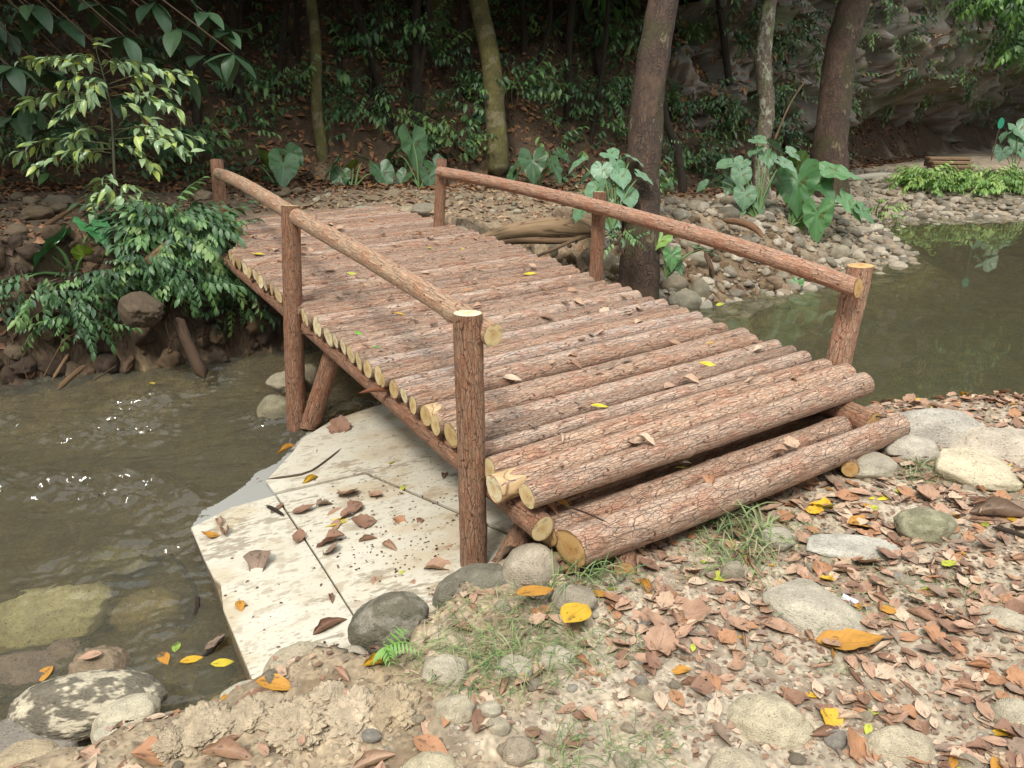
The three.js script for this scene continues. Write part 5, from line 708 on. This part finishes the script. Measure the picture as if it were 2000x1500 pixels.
  // taller trees further up, whose crowns close the canopy over the slope and stand in the pool's reflection
  const up = [[-6, 6.5], [-2, 8.5], [2.5, 8], [6.5, 6], [9.5, 2], [-9.5, 2.5], [-10.5, -3], [12.5, -3], [-8.2, -5.6],
    [-7.5, -11], [-4.6, -13], [-1.5, -13.5], [2, -14.5], [4.5, -16.5], [-9.5, -8.5], [9, -24], [17.5, -20.5], [15.5, -19], [-3, -17], [1, -18], [6.5, -21], [11, -25], [17, -24], [20, -17], [-12, -12]];
  up.forEach(([x, z], i) => { const p = V(x, land(x, z) - 0.2, z), h = rr(5.2, 7.5); tree('canopy_tree', 'tall tree whose leafy crown closes the canopy above the wooded slope', 'canopy trees on the hill', p, [p, p.clone().add(V(rr(-0.2, 0.2), h * 0.5, 0)), p.clone().add(V(rr(-0.3, 0.3), h, 0.2))], [0.2, 0.16, 0.1], 'dark', wide(3.2, 210, 5), { nr: 10 }); });
}
// ---------------------------------------------------------------- undergrowth and litter of the wooded slope
{
  const litter = [], dg = leafGeo({ B: 0.55, curl: 0.8, ragged: 0.4, droop: 0.3, nt: 3, ns: 2 });
  for (let i = 0; i < 34000; i++) { const x = rr(-9, 12), z = hillFoot(x) + 0.6 - Math.pow(R(), 1.2) * 9; const y = land(x, z), p = V(x, y + 0.015, z); if (!inFrame(p, 60)) continue; litter.push({ p, q: quatY(landNormal(x, z, 0.2).add(V(rr(-0.5, 0.5), 0, rr(-0.5, 0.5))).normalize(), rr(0, 6.28)), s: rr(0.06, 0.14), c: col(pick(['#7a5238', '#8a6144', '#6a4630', '#9c734c', '#5c4434', '#8c6848'])) }); }
  scatter('forest_litter', dg, leafMat('#ffffff', dryTex, 0.8, 0), litter, null, 'brown fallen leaves carpeting the wooded slope', 'leaf litter');
  const bankLitter = [];
  for (let i = 0; i < 7000; i++) { const x = rr(-6, 6.5), z = farShore(x) - rr(0.1, 4.2); if (z < hillFoot(x) - 0.2) continue; if (x > -2.8 && x < -0.4 && z > -7.3) continue; if (x > 0.5 && R() > 0.35) continue;  const p = V(x, land(x, z) + 0.01, z); if (!inFrame(p, 40)) continue; bankLitter.push({ p, q: quatY(landNormal(x, z).add(V(rr(-0.4, 0.4), 0, rr(-0.4, 0.4))).normalize(), rr(0, 6.28)), s: rr(0.04, 0.11), c: col(pick(x < -2.3 ? ['#7d5a42', '#8f6a4e', '#6d5140', '#a27c5c'] : ['#94755c', '#a98a6c', '#7c6552', '#b89e80', '#8c6a50'])) }); }
  scatter('bank_litter', dg, leafMat('#ffffff', dryTex, 0.8, 0), bankLitter, null, 'dry brown leaves strewn over the far bank and path', 'leaf litter');
  const under = [[], [], []], ug = [sprig(6, 0.34, 0.05, 0.13, 51), sprig(5, 0.42, -0.25, 0.16, 52), sprig(9, 0.3, 0.1, 0.08, 53)];
  for (let i = 0; i < 9000; i++) { const x = rr(-9, 9), z = hillFoot(x) - 0.1 - Math.pow(R(), 1.1) * 7.5, dn = n2(x * 0.7 + 9, z * 0.7) + 0.5 * n2(x * 2, z * 2); if (dn < 0.14 + 0.3 * sst(-3.2, -1.5, x) * sst(0.5, -1, x) * sst(-13, -11, z)) continue; const p = V(x, land(x, z) + rr(0.02, 0.75) * clamp(dn), z); if (!inFrame(p, 60)) continue; under[i % 3].push({ p, q: euler(rr(-0.6, 0.5), rr(0, 6.28), rr(-0.4, 0.4)), s: rr(0.4, 1.25), c: col(pick(R() < 0.5 ? GD : G1)) }); }
  const par = new THREE.Group(); par.name = 'undergrowth'; par.userData = { label: 'leafy undergrowth covering the wooded slope', category: 'undergrowth', kind: 'stuff' }; scene.add(par);
  under.forEach((l, i) => scatter('undergrowth_leaf', ug[i], leafMat('#ffffff', leafTex, 0.5, 0.3), l, par));
  const sh = [[880, 300, 0.5, 'shrub at the foot of the mossy tree'], [1160, 230, 0.8, 'shrub on the slope left of the big leaning tree'], [1000, 210, 0.8, 'shrub right of the mossy tree'], [780, 140, 1.0, 'shrub behind the twin trunks'], [720, 245, 0.55, 'low shrub between the slim trunks on the slope'], [560, 200, 0.6, 'shrub on the slope above the left handrail'], [60, 330, 0.8, 'shrub behind the sapling on the left bank'], [330, 320, 0.7, 'shrub behind the far left post'], [1210, 110, 0.8, 'shrub high behind the big leaning tree'], [1360, 330, 0.5, 'shrub at the foot of the rock wall'], [1230, 385, 0.35, 'low shrub behind the foot of the big leaning tree']];
  for (const [x, y, r, label] of sh) { const p = landHit(x, y); bush('slope_shrub', label, 'shrub', 'shrubs on the wooded slope', p, r, r * 0.8, r * 0.8, Math.round(150 * r), G1, ug, 0.8); }
}
// ---------------------------------------------------------------- the rock wall on the right, overhanging the steps
{
  const foot = table([[0, -14.1], [2.8, -13.9], [4, -14.4], [5.5, -15.8], [7, -18.0], [9, -20.2], [11, -22.2], [14, -24.4], [19, -27.2], [24, -29]]), tex = twin(512, 512, (u, v) => { const a = pf(u, v, 4, 6, 6, 3), b = pf(u, v, 10, 16, 4, 29), e = worley(u + 0.05 * a, v, 7, 9, 5), k = sst(0, 0.12, e[1] - e[0]), m = pf(u, v, 5, 5, 4, 66); let c = mix3([0.34, 0.32, 0.29], [0.60, 0.58, 0.54], a); c = mix3(c, [0.42, 0.34, 0.27], sst(0.46, 0.68, b) * 0.5); c = mix3(c, [0.32, 0.34, 0.22], sst(0.5, 0.66, m) * 0.7); return [c[0], c[1], c[2], a * 0.9 + 0.1 * k]; });
  const prof = table([[0, 0], [0.06, -0.7], [0.14, -0.6], [0.26, 0.5], [0.36, 1.0], [0.5, 0.75], [0.7, -0.2], [1, -2.6]]);
  const g = grid(420, 170, (u, v) => {
    const x = lerp(2.6, 24, Math.pow(u, 1.15)), z = foot(x), e = 0.4, tx = 2 * e, tz = foot(x + e) - foot(x - e), l = Math.hypot(tx, tz), ox = -tz / l, oz = tx / l, H = lerp(3.6, 9, sst(3, 9, x)), over = lerp(0.35, 1.5, sst(5, 10, x)), y = -0.4 + v * H;
    const big = fbm3(x * 0.45, y * 0.5, 3, 3), n = prof(v) * over + 1.1 * big + 0.5 * Math.abs(fbm3((x * 0.8 + y * 0.6) * 0.7 + 3, (y * 0.8 - x * 0.6) * 0.9, z * 0.3, 4)) + 0.26 * (1 - 2 * Math.abs(n3((x + 0.4 * y) * 1.0, (y - 0.5 * x) * 1.0, 4))) + 0.13 * (1 - 2 * Math.abs(n3(x * 2.4, y * 2.0, 8))) + 0.07 * (1 - 2 * Math.abs(n3(x * 5.5, y * 4.2, 2))) + 0.03 * (1 - 2 * Math.abs(n3(x * 13, y * 10, 6))) + 0.03 * fbm3(x * 14, y * 12, z, 3);
    return [x + ox * n, y + 0.3 * fbm3(x * 0.8, y, 9, 3), z + oz * n, x / 2.4, y / 2.4];
  });
  solo('rock_cliff', g, std({ map: tex.map, bumpMap: tex.bumpMap, bumpScale: 0.08, roughness: 0.95 }), 'grey-brown overhanging rock face with a dark hollow behind the pool', 'cliff');
  // plants hanging on the rock
  const list = [[], []], hg = [sprig(8, 0.5, 0.5, 0.16, 71), sprig(8, 0.4, 0.4, 0.12, 72)], pp = g.attributes.position, nn = g.attributes.normal;
  for (let i = 0; i < 26000; i++) { const k = Math.floor(R() * pp.count), p = V().fromBufferAttribute(pp, k), n = V().fromBufferAttribute(nn, k); if (!inFrame(p, 80) || p.y < 0.6) continue; if (n.y < -0.25 || n2(p.x * 0.8, p.y * 1.1 + p.z * 0.3) < 0.02 + 0.15 * sst(3, 0.8, p.y)) continue; list[i % 2].push({ p: p.addScaledVector(n.z < 0 ? n.negate() : n, 0.04), q: euler(rr(-0.5, 1.3), Math.atan2(n.x, n.z) + rr(-1.2, 1.2), rr(-0.6, 0.6)), s: rr(0.3, 0.95), c: col(pick(R() < 0.5 ? GD : ['#66803f', '#567038', '#75874a', '#64543a', '#725d44']))}); }
  const br2 = bush('leafy_branch', 'leafy branch hanging lower beside the cliff', 'branch', null, at(2000, 130, 13.5), 0.7, 0.9, 0.6, 160, CR, broadSprigs, 0.55, 0.7, false);
  const led = []; for (let i = 0; i < 16000; i++) { const k = Math.floor(R() * pp.count), p = V().fromBufferAttribute(pp, k), n = V().fromBufferAttribute(nn, k); if (!inFrame(p, 40) || n.y < 0.15 || R() > n.y + 0.2) continue; led.push({ p: p.addScaledVector(n, 0.02), q: quatY(n.add(V(rr(-0.4, 0.4), 0.3, rr(-0.4, 0.4))).normalize(), rr(0, 6.28)), s: rr(0.07, 0.17), c: col(pick(['#8a6144', '#9c734c', '#7a5238', '#a98a66', '#6a4630'])) }); }
  scatter('ledge_litter', leafGeo({ B: 0.55, curl: 0.8, ragged: 0.4, droop: 0.3, nt: 3, ns: 2 }), leafMat('#ffffff', dryTex, 0.8, 0), led, null, 'dry brown leaves lying on the ledges of the rock face', 'leaf litter');
  const par = new THREE.Group(); par.name = 'hanging_plants'; par.userData = { label: 'small plants hanging over the overhanging rock face', category: 'plants', kind: 'stuff' }; scene.add(par);
  list.forEach((l, i) => scatter('hanging_leaf', hg[i], leafMat('#ffffff', leafTex, 0.5, 0.3), l, par));
  const br1 = bush('leafy_branch', 'leafy branch hanging in front of the cliff top', 'branch', null, at(1965, 40, 13), 0.9, 0.9, 0.6, 240, CR, broadSprigs, 0.6, 0.7, false);
  for (const b of [br1, br2]) part('limb', tube([V(0, 0.1, 0), V(0.5, 0.9, 0.1), V(1.8, 1.9, 0.3), V(4.2, 2.6, 0.5)], [0.012, 0.02, 0.035, 0.06], 7), woodyMat, b);
}
// ---------------------------------------------------------------- steps and sign under the cliff
{
  const p = landHit(1872, 342), g = thing('earth_steps', 'flight of low timber-edged steps leading up under the rock overhang', 'steps', null, p.toArray()), m = std({ map: soilTex.map, bumpMap: soilTex.bumpMap, bumpScale: 0.004, color: col('#cdb8a4') });
  const dk = std({ map: soilTex.map, color: col('#85705d') });
  for (let i = 0; i < 5; i++) { const s = part('step', new THREE.BoxGeometry(0.8 + 0.06 * i, 0.05, 0.44), m, g); s.position.set(i * 0.17, -0.02 + i * 0.075, -i * 0.46); s.rotation.y = -0.2 + rr(-0.05, 0.05); const q = part('riser', new THREE.BoxGeometry(0.78 + 0.06 * i, 0.2, 0.4), dk, g); q.position.set(i * 0.17, -0.148 + i * 0.075, -i * 0.46 - 0.03); q.rotation.y = -0.2; }
  g.scale.setScalar(0.85);
  const d = 14.5, q = at(1942, 285, d), sg = thing('trail_sign', 'small green oval sign on a stick beside the steps', 'sign', null, q.toArray());
  part('stick', tube([V(0, -0.3, 0), V(0.01, 0.15, 0), V(0.02, 0.36, 0)], [0.012, 0.012, 0.01], 6), woodyMat, sg);
  const disc = new THREE.CylinderGeometry(0.075, 0.075, 0.012, 24); disc.rotateX(Math.PI / 2); disc.scale(0.8, 1.35, 1); const b = part('board', disc, std({ color: col('#2f9a78'), roughness: 0.4 }), sg); b.position.set(0.02, 0.42, 0.015);
  const kp = landHit(1665, 352), ke = landHit(1765, 349); solo('path_kerb', tube([kp.clone().add(V(0, 0.03, 0)), kp.clone().lerp(ke, 0.5).add(V(0, 0.06, 0)), ke.clone().add(V(0, 0.03, 0))], [0.07, 0.08, 0.07], 8, 1, 1, 0.1), std({ color: col('#a39c8c') }), 'pale kerb stone edging the path below the cliff', 'kerb');
}
// ---------------------------------------------------------------- dead wood, roots, twigs
const dead = (t) => std({ map: deadTex.map, bumpMap: deadTex.bumpMap, bumpScale: 0.004, color: col(t) });
function stick(name, label, pts, radii, tint, category = 'stick', group = null, nr = 9) { const P = pts.map(p => p instanceof THREE.Vector3 ? p : at(...p)), b = P[0]; const m = solo(name, tube(P.map(p => p.clone().sub(b)), radii, nr, 1, 1, 0.22, 9), dead(tint), label, category, group); m.position.copy(b); return m; }
stick('driftwood', 'weathered grey driftwood log lying behind the deck edge', [[930, 472, 6.75], [985, 456, 6.8], [1050, 446, 6.95], [1110, 448, 7.1], [1160, 446, 7.3]], [0.04, 0.075, 0.10, 0.105, 0.09], '#d8c7ae', 'driftwood', null, 16);
stick('driftwood', 'split strip of driftwood under the larger driftwood log', [[960, 474, 6.6], [1030, 470, 6.65], [1110, 470, 6.8], [1150, 460, 6.95]], [0.015, 0.03, 0.03, 0.02], '#a8937a', 'driftwood');
stick('stick', 'dead branch slanting under the driftwood', [[1035, 505, 6.3], [1070, 492, 6.4], [1130, 465, 6.7]], [0.012, 0.016, 0.012], '#a3927b');
stick('log_stub', 'short cut log lying in the glossy shrub on the left bank', [[280, 525, 5.65], [310, 498, 5.75], [350, 466, 5.9]], [0.055, 0.05, 0.05], '#d0b898', 'log', null, 14);
stick('root', 'bare root slanting into the stream from the left bank', [[345, 620, 5.6], [365, 665, 5.5], [400, 740, 5.4]], [0.045, 0.04, 0.05], '#6d5a48', 'root');
const L = 'dead sticks caught on the left bank';
stick('stick', 'straight dead stick leaning on the left bank', [[102, 742, 5.0], [134, 690, 5.1]], [0.012, 0.010], '#b39d82', 'stick', L);
stick('stick', 'thicker broken stick lying at the stream edge', [[112, 762, 4.95], [140, 735, 5.0], [168, 712, 5.1]], [0.02, 0.018, 0.02], '#a08a6e', 'stick', L);
stick('stick', 'thin twig over the tangle of sticks', [[80, 745, 5.0], [130, 660, 5.15], [150, 650, 5.2]], [0.006, 0.006, 0.004], '#86745f', 'stick', L);
stick('stick', 'twig pointing at the water beside the sticks', [[180, 745, 5.0], [230, 712, 5.1]], [0.007, 0.004], '#7a6956', 'stick', L);
stick('stick', 'long fallen branch across the top of the left bank', [[20, 480, 5.9], [90, 440, 6.1], [170, 388, 6.4]], [0.018, 0.02, 0.012], '#a28b70', 'branch');
stick('stick', 'grey fallen branch behind the large glossy arum', [[120, 425, 6.6], [200, 440, 6.5], [290, 452, 6.4]], [0.04, 0.05, 0.04], '#8d7a64', 'branch');
stick('stick', 'curved pale root on the cobbles under the heart-leaved shrub', [[1410, 430, 8.6], [1450, 435, 8.5], [1480, 450, 8.4], [1490, 465, 8.3]], [0.03, 0.04, 0.04, 0.02], '#b89a80', 'root');
stick('stick', 'bare thin branch leaning beside the lichen tree', [[1512, 275, 9.6], [1545, 200, 9.7], [1575, 155, 9.8]], [0.014, 0.011, 0.006], '#9d8a6e', 'branch');
stick('stick', 'short root in the eroded bank under the right handrail', [[1375, 490, 7.3], [1388, 520, 7.2], [1392, 545, 7.1]], [0.02, 0.025, 0.03], '#8a745e', 'root');
stick('stick', 'dead twig at the pool edge beside the upright stones', [[1375, 590, 6.9], [1392, 570, 6.95], [1410, 590, 6.85]], [0.008, 0.01, 0.006], '#b39a7c', 'stick');
{ const ps = (x, y, u = 0.008) => onPlane(x, y, SLAB_O, SLAB_N).addScaledVector(SLAB_N, u);
  stick('stick', 'crooked grey twig lying on the white boards', [ps(522, 938), ps(565, 933), ps(600, 926), ps(640, 900), ps(668, 877)], [0.006, 0.007, 0.006, 0.006, 0.004], '#8f8a78', 'twig');
  stick('stick', 'short charred stick lying beside a leaf on the white boards', [ps(520, 990), ps(540, 1000), ps(556, 1010)], [0.008, 0.011, 0.006], '#4a413a', 'twig'); }
stick('stick', 'twig lodged in the end of the second step log', [atY(1035, 1003, 0.1), atY(1060, 1030, 0.07)], [0.005, 0.004], '#5c4a3c', 'twig');
stick('stick', 'twig lying over the two step logs beside a curled leaf', [atY(1095, 985, 0.12), atY(1140, 1000, 0.11), atY(1190, 1022, 0.105)], [0.004, 0.004, 0.003], '#6b5a4a', 'twig');
stick('stick', 'thin twig across the far ends of the step logs', [atY(1655, 802, 0.1), atY(1700, 812, 0.12), atY(1738, 816, 0.11)], [0.005, 0.004, 0.003], '#4c4038', 'twig');
stick('stick', 'dark stick on the leaf litter of the near bank', [landHit(1935, 1035).add(V(0, 0.015, 0)), landHit(1970, 1046).add(V(0, 0.02, 0)), landHit(2010, 1060).add(V(0, 0.02, 0))], [0.009, 0.011, 0.010], '#5f574e', 'stick');
stick('stick', 'black cane sticking out of the shallow corner of the stream', [atY(385, 1292, W - 0.03), atY(415, 1268, W + 0.02), atY(440, 1240, W + 0.05)], [0.007, 0.007, 0.006], '#2c2a28', 'cane');
stick('stick', 'drowned branch lying in the shallow water beside the boards', [atY(330, 1085, W - 0.06), atY(368, 1130, W - 0.02), atY(385, 1190, W + 0.004), atY(350, 1250, W - 0.02)], [0.008, 0.012, 0.012, 0.006], '#4d3d2f', 'branch');
for (const [x0, y0, x1, y1, label] of [[1130, 430, 1060, 545, 0], [700, 768, 760, 762, 'strip of bark sticking out under the deck logs']]) if (label) stick('bark_strip', label, [at(x0, y0, 3.55), at((x0 + x1) / 2, (y0 + y1) / 2 - 4, 3.58), at(x1, y1, 3.62)], [0.004, 0.012, 0.01], '#c98f72', 'bark');
stick('stick', 'thin splinter sticking out beside the middle left post', [at(566, 648, 4.3), at(592, 652, 4.35), at(616, 656, 4.42)], [0.003, 0.004, 0.003], '#a3846c', 'twig');
boulder(272, 592, 88, 74, '#5f5140', 'earthy block jutting out of the undercut left bank', { seed: 71, h: 0.08, raise: 0.5, clod: 0.25, flats: 8, cut: 0.6, name: 'earth_block', category: 'rock', detail: 14 });
stick('stick', 'pale peg sticking out under the earthy block', [[276, 612, 5.35], [280, 636, 5.3]], [0.018, 0.016], '#d9b48c', 'wood');
// mud clods along the near bank
for (const [x, y, w, h] of [[395, 1405, 105, 44], [480, 1392, 90, 44], [575, 1392, 110, 50], [690, 1378, 110, 60], [765, 1362, 110, 70], [640, 1345, 60, 36], [330, 1440, 60, 30], [520, 1360, 60, 30]]) boulder(x, y, w * 1.15, h, pick(['#b8a88f', '#b09f84', '#c0b098']), w > 75 ? 'large crumbling clod of tan mud on the near bank' : 'small crumbling clod of tan mud on the near bank', { name: 'mud_clod', category: 'clod', group: 'mud clods on the near bank', clod: 0.5, lump: 0.4, rough: 0.1, flats: 1, raise: -0.3, ry: rr(0, 6), deep: 0.9, detail: 16 });
// the scrap of printed paper and a bottle cap
{ const p = landHit(1670, 1186), g = grid(8, 4, (u, v) => [(u - 0.5) * 0.115, 0.008 + 0.010 * Math.sin(u * 5) * v + 0.006 * Math.sin(v * 6), (v - 0.5) * 0.05]); const m = solo('paper_scrap', g, std({ color: col('#b9b7bb'), roughness: 0.4, side: THREE.DoubleSide }), 'crumpled white scrap of plastic beside the flat grey stone', 'litter'); m.position.copy(p).y += 0.012; m.rotation.set(0.2, -0.62, -0.05); m.scale.set(0.85, 0.6, 0.8);
  const c = landHit(1432, 1165), cap = solo('bottle_cap', new THREE.CylinderGeometry(0.008, 0.009, 0.008, 16), std({ color: col('#39455c'), roughness: 0.5 }), 'tiny dark blue cap among dry leaves', 'cap'); cap.position.copy(c).y += 0.012; }
// little fern beside the mossy boulder
{ const p = landHit(745, 1300), g = thing('fern', 'small bright fern frond beside the mossy boulder', 'fern', null, p.toArray()), lf = leafGeo({ B: 0.22, fold: 0.2, droop: 0.3, nt: 4, ns: 2 });
  for (const [yaw, l, n] of [[1.25, 0.13, 10], [0.5, 0.1, 8], [2.2, 0.09, 7]]) { const dir = V(Math.sin(yaw), 0, Math.cos(yaw)); for (let i = 0; i < n; i++) for (const s of [-1, 1]) { const t = (i + 1) / n, m = part('leaflet', lf, leafMat('#7fb050', leafTex, 0.5, 0.35), g); m.position.copy(dir).multiplyScalar(l * t).add(V(0, 0.06 + 0.05 * Math.sin(t * 2.4), 0)); m.quaternion.copy(euler(0.3, yaw + s * 1.0, 0)); m.scale.setScalar(0.055 * (1.1 - 0.75 * t)); } part('stalk', tube([V(0, -0.02, 0), dir.clone().multiplyScalar(l * 0.5).add(V(0, 0.10, 0)), dir.clone().multiplyScalar(l).add(V(0, 0.09, 0))], [0.002, 0.0018, 0.001], 5), stemMat, g); } }
// rootlets and twigs hanging out of the cut left bank, and leaves caught on its face
{
  const gs = []; for (let i = 0; i < 130; i++) { const x = rr(-5.2, -1.2), z = farShore(x) - rr(0.02, 0.5), y = land(x, z), l = rr(0.08, 0.34), a = rr(-0.8, 0.8); gs.push(tubeThin([V(x, y + 0.01, z), V(x + a * l * 0.5, y - l * 0.2 + 0.05, z + l * 0.5), V(x + a * l, Math.max(W - 0.02, y - l * rr(0.3, 0.9)), z + l * rr(0.5, 0.8))], rr(0.002, 0.006))); }
  const m = solo('rootlets', mergeGeometries(gs), dead('#8a7660'), 'thin roots and twigs hanging from the cut left bank', 'roots', null, 'stuff');
  const list = [], dg = dryGeos[2]; for (let i = 0; i < 420; i++) { const x = rr(-5.5, -1.4), z = farShore(x) - rr(0.12, 0.75), n = landNormal(x, z).add(V(rr(-0.4, 0.4), rr(0, 0.4), rr(-0.4, 0.4))).normalize(); list.push({ p: V(x, land(x, z), z).addScaledVector(n, 0.015), q: quatY(n, rr(0, 6.28)), s: rr(0.05, 0.11), c: col(pick(['#7d5a42', '#8f6a4e', '#6d5140', '#a27c5c', '#5c4636'])) }); }
  scatter('bank_face_litter', dg, leafMat('#ffffff', dryTex, 0.8, 0), list, null, 'brown leaves caught on the steep left bank', 'leaf litter');
}
{ // crumbling earth of the cut left bank: lumps too many to count
  const geos = [1, 2, 3].map(i => stoneGeo(4, 700 + i, { clod: 0.5, lump: 0.4, rough: 0.1, flats: 2 })), lists = geos.map(() => []);
  for (let i = 0; i < 420; i++) { const x = rr(-5.6, -0.9), z = farShore(x) - Math.pow(R(), 0.8) * 0.62, s = rr(0.02, 0.085); lists[i % 3].push({ p: V(x, land(x, z) + s * 0.05, z + s * 0.2), q: euler(rr(0, 6), rr(0, 6), rr(0, 6)), s: V(s * rr(0.8, 1.6), s * rr(0.6, 1), s), c: col(pick(['#5c4a39', '#6a5642', '#4c3d30', '#75604a'])) }); }
  for (let i = 0; i < 260; i++) { const x = rr(0.4, 3.6), z = farShore(x) - rr(0.1, 1.3), s = rr(0.015, 0.06); lists[i % 3].push({ p: V(x, land(x, z) + s * 0.1, z), q: euler(rr(0, 6), rr(0, 6), rr(0, 6)), s: V(s * rr(0.8, 1.6), s * rr(0.6, 1), s), c: col(pick(['#8a745a', '#7a664e', '#96806a', '#6a5844'])) }); }
  const par = new THREE.Group(); par.name = 'earth_crumbs'; par.userData = { label: 'crumbling lumps of brown earth on the cut banks of the far side', category: 'earth', kind: 'stuff' }; scene.add(par);
  geos.forEach((g, i) => scatter('earth_lump', g, std({ vertexColors: true, roughness: 0.95, map: stoneTex.map }), lists[i], par));
}
bush('leafy_shrub', 'sparse shrub hanging from the cut left bank beside the sticks', 'shrub', 'shrubs hanging over the left bank', landHit(170, 640), 0.4, 0.22, 0.25, 60, G1, sprigs, 0.55, 0.5);
bush('leafy_shrub', 'sparse shrub hanging in the shade behind the middle left post', 'shrub', 'shrubs hanging over the left bank', landHit(470, 625), 0.3, 0.22, 0.2, 40, G1, sprigs, 0.5, 0.5);
renderer.render(scene, camera);
